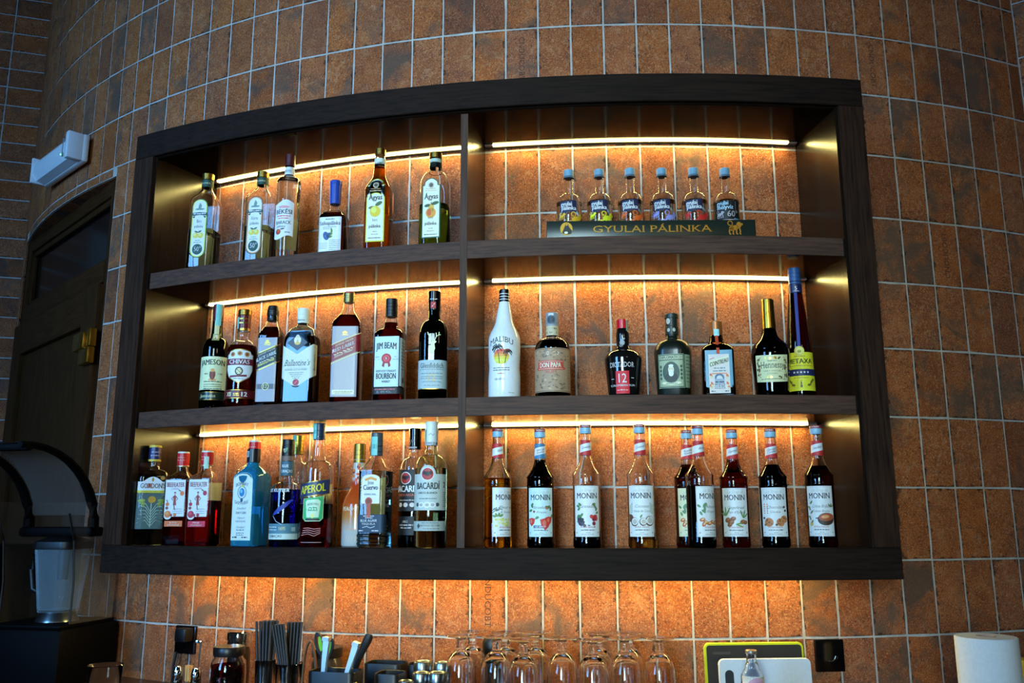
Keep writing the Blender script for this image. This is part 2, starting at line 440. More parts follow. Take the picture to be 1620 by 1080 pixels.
# ------------------------------------------------------------------ tall windows of the room (behind the camera)
for i, (p, sx, sy, e) in enumerate(WINDOWS):
    rz = math.atan2(0.1 - p[0], -(2.6 - p[1]))
    w_ = D.objects.new('window_%d' % (i + 1), None); link(w_); w_['kind'] = 'structure'
    w_.location = p; w_.rotation_euler = (0, 0, math.atan2(2.6 - p[1], 0.1 - p[0]) - PI / 2)
    m = MB()
    for x in (-sx / 2 - .04, sx / 2 + .04): m.box(x - .04, x + .04, .02, .10, -sy / 2 - .08, sy / 2 + .08)
    for z in (-sy / 2 - .04, sy / 2 + .04): m.box(-sx / 2 - .08, sx / 2 + .08, .02, .10, z - .04, z + .04)
    m.obj('window_frame', WOOD_V, w_, False)
    m = MB(); m.box(-.025, .025, .03, .08, -sy / 2, sy / 2); m.obj('mullion', WOOD_V, w_, False)
    for z in (-.45, .5):
        m = MB(); m.box(-sx / 2, sx / 2, .03, .08, z - .02, z + .02); m.obj('glazing_bar', WOOD_V, w_, False)

# ------------------------------------------------------------------ door in the bowed wall
def build_door():
    A, B = wpt(DA1, -.012, 0), wpt(DA0, -.012, 0); A.z = B.z = 0
    u = (B - A).normalized(); Lc = (B - A).length
    d = D.objects.new('door_1', None); link(d); d['kind'] = 'structure'
    d['label'] = 'dark stained wooden door with black transom pane in the bowed tiled wall'
    d.location = A; d.rotation_euler = (0, 0, math.atan2(-u.y, -u.x))       # local x runs back along the opening, -y faces the room
    X = lambda t: -t
    top = DZ + EYE
    m = MB(); m.box(X(.055), X(0), -.005, .06, 0, top, .003); m.obj('frame_stile', DOORW, d)
    m = MB(); m.box(X(Lc), X(Lc - .055), -.005, .06, 0, top, .003); m.obj('frame_stile', DOORW, d)
    m = MB(); m.box(X(Lc - .055), X(.055), -.005, .06, top - .06, top, .003); m.obj('frame_head', DOORH, d)
    m = MB(); m.box(X(Lc - .055), X(.055), -.012, .06, .855 + EYE, .935 + EYE, .006); m.obj('transom_rail', DOORH, d)
    m = MB(); m.box(X(Lc - .055), X(.055), .02, .03, .935 + EYE, top - .06); m.obj('transom_pane', GLOSSK, d)
    for x0, x1, z0, z1 in ((.055, Lc - .055, top - .085, top - .06), (.055, Lc - .055, .935 + EYE, .955 + EYE), (.055, .078, .935 + EYE, top - .06), (Lc - .078, Lc - .055, .935 + EYE, top - .06)):
        m = MB(); m.box(X(x1), X(x0), .004, .022, z0, z1, .004); m.obj('glazing_bead', DOORW, d)
    leaf = D.objects.new('door_leaf', None); link(leaf, d)
    t0, t1, zt = .035, Lc - .02, .845 + EYE
    m = MB(); m.box(X(t0 + .15), X(t0), -.03, .02, .01, zt, .006); m.obj('leaf_stile', DOORW, leaf)
    m = MB(); m.box(X(t1), X(t1 - .11), -.03, .02, .01, zt, .006); m.obj('leaf_stile', DOORW, leaf)
    m = MB(); m.box(X(t1 - .11), X(t0 + .15), -.03, .02, zt - .14, zt, .006); m.obj('leaf_rail', DOORH, leaf)
    m = MB(); m.box(X(t1 - .11), X(t0 + .15), -.03, .02, .01, .35, .006); m.obj('leaf_rail', DOORH, leaf)
    m = MB(); m.box(X(t1 - .11), X(t0 + .15), -.008, .01, .35, zt - .14); m.obj('leaf_panel', DOORW, leaf)
    h = D.objects.new('hinge', None); link(h, d); h['label'] = 'brass adjustable hinge'
    m = MB(); m.box(X(.155), X(.045), -.062, -.03, .600 + EYE, .665 + EYE, .008); m.obj('leaf_plate', BRASS, h)
    m = MB(); m.box(X(.10), X(.005), -.055, -.028, .545 + EYE, .606 + EYE, .006); m.obj('knuckle', BRASS, h)
    m = MB(); m.box(X(.035), X(.005), -.052, -.026, .606 + EYE, .672 + EYE, .004); m.obj('frame_plate', BRASS, h)
build_door()

# ------------------------------------------------------------------ emergency light over the door
def build_emergency_light():
    a = -43.5; p = wpt(a, .008, 1.41)
    t = thing('emergency_light', 'white emergency light box with green indicator above the wooden door', 'lamp', p - Vector((0, 0, .06)), R_(a))
    m = MB(); m.box(-.2, .2, -.03, -.003, .0, .112, .008); m.obj('back_plate', flat('#c3ccd0', .5), t)
    sec = [(-.03, .004), (-.062, .012), (-.078, .04), (-.078, .075), (-.062, .1), (-.03, .108)]
    m = MB(); m.rings([[(x, y, z) for y, z in sec] for x in (-.186, .186)]); m.obj('diffuser_cover', flat('#dfe7ea', .25), t, True, 30)
    for x0, x1 in ((-.198, -.184), (.168, .198)):
        m = MB(); m.box(x0, x1, -.083, -.01, .002, .110, .005); m.obj('end_cap', flat('#d6dee2', .4), t)
    m = MB(); m.box(.135, .139, -.0805, -.074, .02, .095); m.obj('seam', flat('#6d7a80', .5), t)
    m = MB(); m.lathe([(0, .004), (.004, .003)], 10); o = m.obj('indicator', emissive('green_indicator', (.1, 1, .3), 2.5), t); o.location = (.128, -.078, .03); o.rotation_euler = (PI / 2, 0, 0)
build_emergency_light()

# ------------------------------------------------------------------ the bowed wall cabinet
CA0, CA1, IA0, IA1, DVA, DVB = -27.62, 8.68, -26.33, 7.52, -9.55, -9.23
CZ0, CZ1, IZ0, IZ1 = -.146, 1.180, -.07, 1.10
S1A, S1B, S2A, S2B = .679, .728, .26, .308
SHELF_TOP = {1: S1B, 2: S2B, 3: IZ0}
ALU = flat('#3b3835', .45, .6)
LEDM = emissive('led_diffuser', LED_COLOR, LED_STRENGTH); LEDU = emissive('led_diffuser_under', LED_COLOR, LED_STRENGTH * 1.2)
def build_cabinet():
    org = wpt(-9.4, .13, CZ0)
    t = thing('wall_cabinet', 'long bowed dark wooden shelf cabinet hung on the terracotta tiled wall', 'cabinet', org)
    def part(name, a0, a1, r0, r1, z0, z1, mat, bev=.0025, par=None, n=None):
        m = MB(); arc_box(m, a0, a1, r0, r1, z0, z1, org, n, bev=bev)
        return m.obj(name, mat, par or t, True, 25)
    part('frame_rail', CA0, CA1, .232, .268, IZ1, CZ1, FRAME_H)
    part('frame_rail', CA0, CA1, .232, .268, CZ0, IZ0, FRAME_H)
    part('frame_stile', CA0, IA0, .232, .2683, IZ0, IZ1, FRAME_V, n=3)
    part('frame_stile', IA1, CA1, .232, .2683, IZ0, IZ1, FRAME_V, n=3)
    part('bead', IA0, IA1, .236, .258, IZ1 - .008, IZ1, WOOD_H, .002)
    part('bead', IA0, IA0 + .14, .236, .258, IZ0, IZ1, WOOD_V, .002, n=2)
    part('bead', IA1 - .14, IA1, .236, .258, IZ0, IZ1, WOOD_V, .002, n=2)
    part('top_panel', CA0, CA1, .002, .232, IZ1, IZ1 + .03, WOOD_H, 0)
    part('bottom_panel', CA0, CA1, .002, .232, IZ0 - .03, IZ0, WOOD_H, 0)
    part('side_panel', CA0, IA0, .002, .232, IZ0, IZ1, WOOD_V, 0, n=2)
    part('side_panel', IA1, CA1, .002, .232, IZ0, IZ1, WOOD_V, 0, n=2)
    dv = part('divider', DVA, DVB, .002, .248, IZ0, IZ1, WOOD_V, 0, n=2)
    part('edge_band', DVA, DVB, .248, .252, IZ0, IZ1, EDGE_V, .001, dv, n=2)
    for a0, a1 in ((IA0, DVA), (DVB, IA1)):
        for z0, z1 in ((S1A, S1B), (S2A, S2B)):
            sh = part('shelf', a0, a1, .002, .2455, z0, z1, WOOD_H, 0)
            part('edge_band', a0, a1, .2455, .2495, z0, z1, EDGE_H, .001, sh)
    for a0, a1, e0, e1 in ((IA0 + .1, DVA, -25.9, DVA - .02), (DVB, IA1 - .05, -8.75, 6.95)):
        for zt in (IZ1, S1A, S2A):
            p = part('led_profile', a0 + .05, a1 - .05, .003, .0155, zt - .0055, zt - .0003, ALU, 0)
            p['label'] = 'slim aluminium light strip'
            part('diffuser', e0, e1, .0157, .0265, zt - .0034, zt - .0006, LEDM, 0, p)
            for b0, b1 in ((a0 + .05, e0), (e1, a1 - .05)):
                if b1 - b0 > .1: part('end_piece', b0, b1, .0157, .0265, zt - .0034, zt - .0006, flat('#8d8780', .4), 0, p, n=1)
    p = part('led_profile', -27.0, 8.0, .06, .07, IZ0 - .044, IZ0 - .0303, ALU, 0)
    part('diffuser', -26.0, 7.2, .07, .086, IZ0 - .040, IZ0 - .0306, LEDU, 0, p)
build_cabinet()

# ================================================================== bottles
_glyph = {}
def glyphs(txt, bold=0.0):
    """outline of a line of lettering, cap height 1, starting at x = 0"""
    key = (txt, bold)
    if key in _glyph: return _glyph[key]
    cu = D.curves.new('lettering', 'FONT'); cu.body = txt; cu.resolution_u = 2; cu.offset = bold; cu.fill_mode = 'FRONT'
    ob = D.objects.new('lettering', cu)
    me = D.meshes.new_from_object(ob)
    v = [(p.co.x, p.co.y) for p in me.vertices]; f = [tuple(p.vertices) for p in me.polygons]
    D.objects.remove(ob); D.curves.remove(cu); D.meshes.remove(me)
    k = 1 / .69
    if v:
        x0 = min(p[0] for p in v); v = [((x - x0) * k, y * k) for x, y in v]
    _glyph[key] = (v, f)
    return v, f
def serifs(v, f):
    """little feet and heads on the upright strokes"""
    cnt = {}
    for q in f:
        for i in range(len(q)):
            e = tuple(sorted((q[i], q[(i + 1) % len(q)]))); cnt[e] = cnt.get(e, 0) + 1
    v = list(v); f = list(f); segs = []
    for (a, b), n in cnt.items():
        if n == 1 and abs(v[a][1] - v[b][1]) < .012 and .05 < abs(v[a][0] - v[b][0]) < .42:
            y = (v[a][1] + v[b][1]) / 2
            for lev, d in ((0, .065), (1.0, -.065)):
                if abs(y - lev) < .06: segs.append((min(v[a][0], v[b][0]) - .07, max(v[a][0], v[b][0]) + .07, y, d))
    for x0, x1, y, d in segs:
        o = len(v); v += [(x0, y), (x1, y), (x1, y + d), (x0, y + d)]; f.append((o, o + 1, o + 2, o + 3))
    return v, f
KN = 6
def blend(a, b, t, kind):
    if kind == 'd': k = 1 - math.sqrt(max(0, 1 - t * t))
    elif kind == 'c': k = math.sqrt(max(0, 1 - (1 - t) ** 2))
    elif kind == 'q': k = 1 - (1 - t) ** 2
    elif kind == 's': k = t * t * (3 - 2 * t)
    else: k = t
    return a + (b - a) * k
def rd(*pts): return [(p[0], p[1], p[1], 1.0, p[2] if len(p) > 2 else 'l') for p in pts]
class Bot:
    M = 10
    def __init__(s, name, label, a, r, shelf, face, prof, gm, fill=None, liq=None, cat='bottle', group=None, wall=.0026, loc=None, body='glass_body', solid=False):
        p = wpt(a, r, SHELF_TOP[shelf]) if loc is None else Vector(loc)
        s.root = thing(name, label, cat, p, to_camera(p) - R_(face), group)
        s.sec = [(0, prof[0][1] - .004, prof[0][2] - .004, prof[0][3]), (.0015, prof[0][1] - .0012, prof[0][2] - .0012, prof[0][3])]
        prof = [(max(prof[0][0], .004),) + tuple(prof[0][1:])] + list(prof[1:])
        for i in range(len(prof) - 1):
            A, B = prof[i], prof[i + 1]; n = KN if A[4] != 'l' else (1 if A[3] == B[3] and A[1] == B[1] else 2)
            for j in range(n):
                t = j / n; s.sec.append((A[0] + (B[0] - A[0]) * t,) + tuple(blend(A[q], B[q], t, A[4]) for q in (1, 2)) + (A[3] + (B[3] - A[3]) * t,))
        s.sec.append(tuple(prof[-1][:4])); s.H = prof[-1][0]
        m = MB(); m.rings([s.ring(*q[1:], q[0]) for q in s.sec])
        if fill is not None and not solid:
            zs = sorted(set([max(fill, .009)] + [q[0] for q in s.sec if q[0] > max(fill, .009) + .002] + [s.H - .002]))
            zs = [z for z in zs if z < s.H - .0015]
            m.rings([s.ring(*s.at(z, -wall), z) for z in zs], flip=True)
        s.body = m.obj(body, gm, s.root, True, 50, fix=False)
        if liq and fill:
            zs = sorted(set([.006] + [q[0] for q in s.sec if .008 < q[0] < fill - .002] + [fill - .0004]))
            m = MB(); m.rings([s.ring(*s.at(z, -wall), z) for z in zs]); m.obj('liquid', liquid(liq), s.root, True, 50, fix=False)
        s.tx = {}; s.ar = {}; s.cur = None; s.rad = None
    def at(s, z, off=0.0):
        S = s.sec
        if z <= S[0][0]: q = S[0][1:]
        elif z >= S[-1][0]: q = S[-1][1:]
        else:
            for i in range(len(S) - 1):
                if S[i][0] <= z <= S[i + 1][0]:
                    d = S[i + 1][0] - S[i][0]; t = (z - S[i][0]) / d if d else 0
                    q = tuple(S[i][k] + (S[i + 1][k] - S[i][k]) * t for k in (1, 2, 3)); break
        hx, hy, f = q; rc = f * min(hx, hy)
        hx2, hy2 = max(hx + off, .001), max(hy + off, .001)
        return hx2, hy2, min(1.0, max(rc + off, .0006) / min(hx2, hy2))
    def ring(s, hx, hy, f, z):
        rc = f * min(hx, hy); out = []
        for cx, cy, a0 in ((hx - rc, -hy + rc, -90), (hx - rc, hy - rc, 0), (-hx + rc, hy - rc, 90), (-hx + rc, -hy + rc, 180)):
            for j in range(s.M):
                a = R_(a0 + (j + .5) * 90 / s.M); out.append((cx + rc * math.cos(a), cy + rc * math.sin(a), z))
        return out
    def S(s, u, z, off):
        """point on the bottle skin, u metres round from the front centre"""
        if s.rad: hx = hy = s.rad; rc = s.rad
        else:
            hx, hy, f = s.at(z); rc = f * min(hx, hy)
        sg = 1 if u >= 0 else -1; d = abs(u); fl = hx - rc
        if d <= fl: return (sg * d, -hy - off, z)
        d -= fl; q = rc * PI / 2
        if d <= q:
            a = d / rc if rc > 0 else 0
            return (sg * (fl + (rc + off) * math.sin(a)), -(hy - rc) - (rc + off) * math.cos(a), z)
        d -= q
        if d <= 2 * (hy - rc): return (sg * (hx + off), -(hy - rc) + d, z)
        d -= 2 * (hy - rc); a = min(d / rc if rc > 0 else 0, PI / 2)
        return (sg * (fl + (rc + off) * math.cos(a)), (hy - rc) + (rc + off) * math.sin(a), z)
    def lab(s, u0, u1, lo, hi, col, name='label', off=.0004, n=None, rough=.55, metal=0, rad=None, m=4, mat=None, label=None):
        s.flush(); s.rad = rad
        n = n or max(6, int((u1 - u0) / .004)); L = lo if callable(lo) else (lambda u: lo); Hh = hi if callable(hi) else (lambda u: hi)
        v = []; f = []
        for i in range(n + 1):
            u = u0 + (u1 - u0) * i / n; a, b = L(u), Hh(u)
            for j in range(m + 1): v.append(s.S(u, a + (b - a) * j / m, off))
        for i in range(n):
            for j in range(m): k = i * (m + 1) + j; f.append((k, k + m + 1, k + m + 2, k + 1))
        o = mesh_obj(name, v, f, mat or flat(col, rough, metal), s.root if name in ('label', 'neck_label', 'tax_stamp', 'seal', 'collar') else (s.cur or s.root), True)
        if label: o['label'] = label
        if name in ('label', 'neck_label', 'seal', 'collar'): s.cur = o
        return s
    # flat print collected on the current label
    def _put(s, store, col, pts, faces, off):
        v, f = store.setdefault(col, ([], []))
        o = len(v); v += [s.S(u, z, off) for u, z in pts]; f += [tuple(i + o for i in q) for q in faces]
    def T(s, txt, u, z, h, col='#20242a', w=None, bold=0, serif=False, shear=0, arc=0, slope=0, turn=False, off=.0011):
        v, f = glyphs(txt)
        if not v: return s
        if serif: v, f = serifs(v, f)
        if bold:                                       # heavier strokes: the outline laid down again a hair to either side
            d = min(bold, .03) * 1.7; n0 = len(v)
            v = [(x - d, y) for x, y in v] + [(x, y) for x, y in v] + [(x + d, y) for x, y in v]
            f = [tuple(i + n0 * k for i in q) for k in range(3) for q in f]
        x0_ = min(p[0] for p in v); v = [(x - x0_, y) for x, y in v]; x1 = max(p[0] for p in v); kx = (w / x1) if w else h
        pts = []
        for x, y in v:
            xx = (x - x1 / 2) * kx + shear * y * h; yy = y * h
            if turn: pts.append((u - yy, z + xx))
            else: pts.append((u + xx, z + yy - arc * xx * xx + slope * xx))
        s._put(s.tx, (col, s.rad), pts, f, off); return s
    def E(s, u, z, ru, rz, col, rot=0, n=14, off=.0008):
        c, q = math.cos(R_(rot)), math.sin(R_(rot))
        pts = [(u + ru * math.cos(2 * PI * i / n) * c - rz * math.sin(2 * PI * i / n) * q, z + ru * math.cos(2 * PI * i / n) * q + rz * math.sin(2 * PI * i / n) * c) for i in range(n)]
        return s.P(pts, col, off)
    def P(s, pts, col, off=.0008):
        u0, u1 = min(p[0] for p in pts), max(p[0] for p in pts); k = max(1, int(math.ceil((u1 - u0) / .007)))
        if k == 1: s._put(s.ar, (col, s.rad), pts, [tuple(range(len(pts)))], off); return s
        def clip(q, x, sg):                              # keep the side where sg * (u - x) >= 0, so wide print follows the curve
            o = []
            for i in range(len(q)):
                a, b = q[i], q[(i + 1) % len(q)]; da, db = sg * (a[0] - x), sg * (b[0] - x)
                if da >= 0: o.append(a)
                if da * db < 0: t = da / (da - db); o.append((x, a[1] + (b[1] - a[1]) * t))
            return o
        for i in range(k):
            q = clip(clip(list(pts), u0 + (u1 - u0) * i / k, 1), u0 + (u1 - u0) * (i + 1) / k, -1)
            if len(q) > 2: s._put(s.ar, (col, s.rad), q, [tuple(range(len(q)))], off)
        return s
    def box(s, u0, u1, z0, z1, col, slope=0, off=.0007):
        n = max(1, int((u1 - u0) / .006)); pts = []; um = (u0 + u1) / 2
        for i in range(n + 1):
            u = u0 + (u1 - u0) * i / n; pts += [(u, z0 + slope * (u - um)), (u, z1 + slope * (u - um))]
        s._put(s.ar, (col, s.rad), pts, [(2 * i, 2 * i + 2, 2 * i + 3, 2 * i + 1) for i in range(n)], off); return s
    def stroke(s, pts, w, col, off=.0009):
        v = []; n = len(pts)
        for i, (x, y) in enumerate(pts):
            a, b = pts[max(i - 1, 0)], pts[min(i + 1, n - 1)]; dx, dy = b[0] - a[0], b[1] - a[1]; l = math.hypot(dx, dy) or 1
            v += [(x - dy / l * w / 2, y + dx / l * w / 2), (x + dy / l * w / 2, y - dx / l * w / 2)]
        s._put(s.ar, (col, s.rad), v, [(2 * i, 2 * i + 1, 2 * i + 3, 2 * i + 2) for i in range(n - 1)], off); return s
    def fine(s, u0, u1, z, h, col, seed=0, off=.0009, slope=0):
        """a line of print too small to read: short ticks"""
        rng = random.Random(seed + int(z * 1e5)); u = u0; um = (u0 + u1) / 2
        while u < u1:
            e = min(u1, u + rng.uniform(.6, 2.2) * h * 1.6); zz = z + slope * (u - um)
            s._put(s.ar, (col, s.rad), [(u, zz), (e, zz), (e, zz + h * rng.uniform(.6, 1)), (u, zz + h * rng.uniform(.6, 1))], [(0, 1, 2, 3)], off); u = e + h * .45
        return s
    def leaf(s, u, z, l, w, rot, col): return s.E(u + math.cos(R_(rot)) * l / 2, z + math.sin(R_(rot)) * l / 2, l / 2, w / 2, col, rot, 10)
    def flush(s):
        for store, nm in ((s.ar, 'artwork'), (s.tx, 'lettering')):
            if not store: continue
            v, f, fm, mats = [], [], [], []
            for (col, _), (vv, ff) in store.items():
                o = len(v); v += vv; f += [tuple(i + o for i in q) for q in ff]; fm += [len(mats)] * len(ff); mats.append(flat(col, .35, 1) if col in METALS else flat(col, .5))
            mesh_obj(nm, v, f, mats, s.cur or s.root, False, fm)
        s.tx = {}; s.ar = {}; return s
    def back(s, w, z0, z1, col='#c3cfc6'):
        """the plain reverse of the paper stuck on the far side, seen through the glass"""
        n = 10; v = []; f = []; s.rad = None
        for i in range(n + 1):
            u = -w + 2 * w * i / n
            for z in (z0, z1): x, y, q = s.S(u, z, .0006); v.append((x, -y, q))
        for i in range(n): f.append((2 * i, 2 * i + 1, 2 * i + 3, 2 * i + 2))
        mesh_obj('back_label', v, f, backing(col), s.root, True); return s
    def bare(s): s.flush(); s.cur = None; s.rad = None; return s
    def cap(s, z0, z1, r0, mat, r1=None, ridges=0, name='cap', n=32, lip=.0008, label=None):
        s.flush(); r1 = r1 or r0; pr = [(z0, r0 - .0006), (z0 + .0006, r0)]
        for i in range(ridges):
            t0 = z0 + (z1 - z0) * (.14 + .72 * i / max(ridges, 1)); r = r0 + (r1 - r0) * (t0 - z0) / (z1 - z0)
            pr += [(t0, r), (t0 + .0005, r - .0011), (t0 + .0016, r - .0011), (t0 + .0021, r)]
        pr += [(z1 - lip * 1.5, r1), (z1, r1 - lip * 1.5)]
        m = MB(); m.lathe(pr, n); o = m.obj(name, mat, s.root, True, 35)
        if label: o['label'] = label
        return s
    def end(s): s.flush(); s.rad = None; s.cur = None; return s.root
METALS = {'#c8a04c', '#b88f3e', '#cfd3d6', '#d9b45a', '#c4c8ca'}
def stamp(b, u0, u1, z0, z1, rad, col='#5fb0ad'):
    """paper excise strip stuck over the stopper"""
    b.lab(u0, u1, z0, z1, col, 'tax_stamp', .0007, 4, .5, 0, rad); b.cur = None
    b.rad = rad; b.box(u0 + .002, u1 - .002, z0 + (z1 - z0) * .35, z0 + (z1 - z0) * .6, '#3f8f90', off=.0009); b.flush(); b.rad = None
CLEAR = glass('#ffffff'); 
def capsule(w, lo, hi, k=1.0):
    return (lambda u: lo + w * k - k * math.sqrt(max(0, w * w - u * u)), lambda u: hi - w * k + k * math.sqrt(max(0, w * w - u * u)))

# ---------------- top shelf, left bay
def quince_square(name, label, a, r, face, txt, rim, H):
    b = Bot(name, label, a, r, 1, face, [(0, .039, .039, .42, 'l'), (H * .70, .039, .039, .42, 's'), (H * .84, .0165, .0165, 1, 'l'), (H * .95, .0158, .0158, 1, 'l')], CLEAR, H * .40, '#e9f2ee')
    b.cap(H * .935, H, .0178, GOLD, ridges=2); b.back(.031, H * .04, H * .385)
    b.lab(-.05, .05, H * .855, H * .93, '#17392f', 'neck_label', rad=.0168); b.T('PÁLINKA', 0, H * .885, .005, '#b8c9b0', .03, serif=True)
    w = .0245; lo, hi = capsule(w, H * .10, H * .70, .95); b.lab(-w, w, lo, hi, '#123a2c', n=16)
    w2 = .0222; lo2, hi2 = capsule(w2, H * .108, H * .692, .95); b.lab(-w2, w2, lo2, hi2, rim, 'border', .0006, 16)
    w3 = .0192; lo3, hi3 = capsule(w3, H * .118, H * .682, .95); b.lab(-w3, w3, lo3, hi3, '#b9d3cb', 'panel', .0007, 16)
    b.P([(-.010, H * .585), (.010, H * .585), (.013, H * .60), (.004, H * .602), (.006, H * .63), (0, H * .66), (-.004, H * .63), (-.005, H * .602), (-.013, H * .60)], '#5d7f78', .0010)
    b.stroke([(-.014, H * .588), (-.006, H * .592), (.006, H * .588), (.014, H * .592)], .0012, '#3d6660', .0011)
    b.P([(-.027, H * .535), (-.022, H * .555), (0, H * .562), (.022, H * .555), (.027, H * .535), (.022, H * .525), (0, H * .534), (-.022, H * .525)], '#123a2c', .0010)
    b.P([(-.022, H * .515), (-.012, H * .528), (-.016, H * .50)], '#123a2c', .0010); b.P([(.022, H * .515), (.012, H * .528), (.016, H * .50)], '#123a2c', .0010)
    b.fine(-.019, .019, H * .541, .004, '#dfe8df', 3, .0013)
    b.T(txt, 0, H * .455, .0095, '#20332e', serif=True, off=.0012, w=.0145 if len(txt) < 5 else .021); b.T('pálinka', 0, H * .405, .008, '#20332e', .027, serif=True, off=.0012)
    for u in (-.008, .0075): b.E(u, H * .325, .0088, .0088, '#c9b23c', off=.0011); b.E(u - .002, H * .332, .004, .004, '#e0d27a', off=.0012)
    b.leaf(-.002, H * .355, .013, .005, 25, '#31512f'); b.leaf(0, H * .355, .013, .005, 160, '#31512f')
    b.fine(-.008, .008, H * .272, .0022, '#4c6a64', 4, .0011); b.fine(-.013, .013, H * .252, .0022, '#4c6a64', 5, .0011)
    b.E(0, H * .185, .0155, .0165, '#123a2c', off=.0011, n=20); b.T('50°', .0006, H * .165, .0145, '#e4ece4', .021, bold=.012, off=.0014)
    return b.end()
quince_square('palinka_bottle', 'square clear spirit bottle with yellow rimmed quince label, leftmost on the top shelf', -23.6, .2, 26, 'Birs', '#d6cf52', .306)
quince_square('palinka_bottle', 'square clear spirit bottle with orange rimmed pear label, second on the top shelf', -20.55, .168, 26, 'Körte', '#c98d63', .297)

b = Bot('palinka_bottle', 'tall slim clear bottle with dark red cap and white wavy apricot label', -18.83, .18, 1, 20,
        rd((0, .0345), (.245, .0345, 'd'), (.262, .0145, 's'), (.275, .0128), (.318, .0128)), CLEAR, .255, '#f4f8f8')
b.cap(.296, .332, .0148, flat('#3a1016', .35), ridges=1); b.back(.04, .05, .14)
b.lab(-.045, .045, .268, .291, '#a9c4cc', 'neck_label', rad=.0137); b.T('PÁLINKA', 0, .276, .006, '#3d5a6a', .02)
b.lab(-.033, .030, lambda u: .068 + .006 * math.sin(u * 90), lambda u: .176 + .006 * math.sin(u * 90 + 1), '#d9e4e6')
b.E(.0, .160, .016, .004, '#b98a94'); b.T('BÉKÉSI', 0, .139, .0125, '#243038', .050, bold=.015, serif=True); b.fine(-.02, .02, .131, .003, '#b04a55', 1); b.fine(-.016, .016, .124, .003, '#b04a55', 2)
b.T('BARACK', 0, .108, .0095, '#243038', .046, bold=.01, serif=True); b.T('pálinka', -.006, .098, .006, '#243038', .026)
b.E(-.014, .085, .0085, .0085, '#8e3a22'); b.E(-.012, .087, .004, .004, '#c2623a'); b.leaf(-.008, .092, .014, .004, 10, '#4d2a3a'); b.fine(.006, .022, .082, .003, '#394a55', 3); b.end()

b = Bot('palinka_bottle', 'short amber bottle with bright blue cap and white plum label on the top shelf', -16.2, .18, 1, 20,
        [(0, .0355, .0355, .35, 'l'), (.118, .0355, .0355, .35, 's'), (.132, .03, .03, .6, 'c'), (.143, .0148, .0148, 1, 'l'), (.165, .0145, .0145, 1, 'l')], CLEAR, .128, '#b06a2e')
b.cap(.160, .220, .0158, flat('#17398f', .35), .0172); b.cap(.219, .231, .0182, flat('#17398f', .35), .018, name='stopper')
b.lab(-.033, .033, .008, .112, '#d8e2e4'); b.fine(-.013, .013, .104, .003, '#3a4650', 1)
b.T('Szilvapálinka', 0, .088, .011, '#27323c', .060, bold=.008, serif=True); b.fine(-.02, .02, .081, .002, '#5b6770', 2); b.fine(-.02, .0, .076, .002, '#5b6770', 5)
b.E(-.010, .056, .0085, .013, '#2a4f86', 18); b.E(-.012, .060, .003, .006, '#5f86b8', 18); b.E(-.002, .058, .005, .008, '#2f5a7a', -20)
for q in range(5): b.leaf(-.004 + q * .003, .050 + q * .004, .014, .005, 20 + q * 22, '#7d9a4a' if q % 2 else '#4f7a3a')
for q in range(6): b.fine(.0, .03, .042 - q * .0055, .002, '#6d7880', q); 
for q in range(4): b.fine(-.031, -.006, .034 - q * .005, .002, '#8a949a', q + 9)
b.end()

def agyas(label, a, r, face, H, prof, liq, rim, fruit):
    b = Bot('palinka_bottle', label, a, r, 1, face, prof, CLEAR, H * .82 if fruit == 'q' else H * .44, liq)
    b.cap(H * .94, H, .0155 if fruit == 'q' else .018, GOLD, ridges=2)
    b.back(.03, H * .05, H * .40, '#d8c860' if fruit == 'q' else '#b9c88a')
    if fruit == 'q': b.lab(-.04, .04, H * .82, H * .90, '#a7c0bb', 'neck_label', rad=.0160)
    else: b.lab(-.05, .05, H * .83, H * .925, '#8fb0a6', 'neck_label', rad=.0172)
    b.fine(-.012, .012, H * .85, .005, '#2a5044', 2)
    w = .0265; hi = lambda u: H * .655 - (.010 if abs(u) > .019 else 0) + (.010 * math.cos(u / .019 * PI / 2) if abs(u) < .019 else 0)
    k = lambda u: 1.0
    b.lab(-w, w, H * .085, hi, rim, n=26)
    w2 = .0235; hi2 = lambda u: H * .646 - (.010 if abs(u) > .017 else 0) + (.010 * math.cos(u / .017 * PI / 2) if abs(u) < .017 else 0)
    b.lab(-w2, w2, H * .095, hi2, '#d6dcc0', 'panel', .0006, 26)
    b.E(0, H * .615, .0085, .009, '#9aa596'); b.E(0, H * .615, .0055, .006, '#4a4a40', off=.0009); b.fine(-.014, .014, H * .575, .0022, '#9a8f6a', 1); b.fine(-.016, .016, H * .555, .003, '#b2a884', 2)
    b.T('Ágyas', 0, H * .475, .0145, '#2a2620', .039, bold=.02, serif=True)
    if fruit == 'q':
        b.E(0, H * .365, .0155, .0165, '#d8ab22'); b.E(-.004, H * .38, .008, .009, '#ecd05a', off=.0009); b.leaf(.0, H * .42, .022, .011, 28, '#3f5a2c'); b.leaf(-.003, H * .41, .017, .008, 195, '#4f6a36')
    else:
        b.E(0, H * .335, .0145, .015, '#c8862a'); b.E(.001, H * .385, .008, .012, '#cf9b3c'); b.E(-.005, H * .34, .006, .010, '#a8501e', off=.0009); b.leaf(.001, H * .42, .022, .010, 15, '#2f4f34'); b.leaf(-.001, H * .415, .018, .009, 190, '#2f4f34'); b.stroke([(0, H * .42), (.002, H * .445)], .0016, '#3a2a1a')
    b.T('birs' if fruit == 'q' else 'körte', 0, H * .275, .0075, '#3a3326', .014, serif=True); b.T('pálinka', 0, H * .215, .009, '#2a2620', .033, bold=.012, serif=True)
    b.fine(-.006, .006, H * .175, .003, '#8a8468', 3); b.fine(-.01, .01, H * .15, .0025, '#8a8468', 4); b.fine(-.018, .018, H * .115, .003, '#5a5442', 5)
    return b.end()
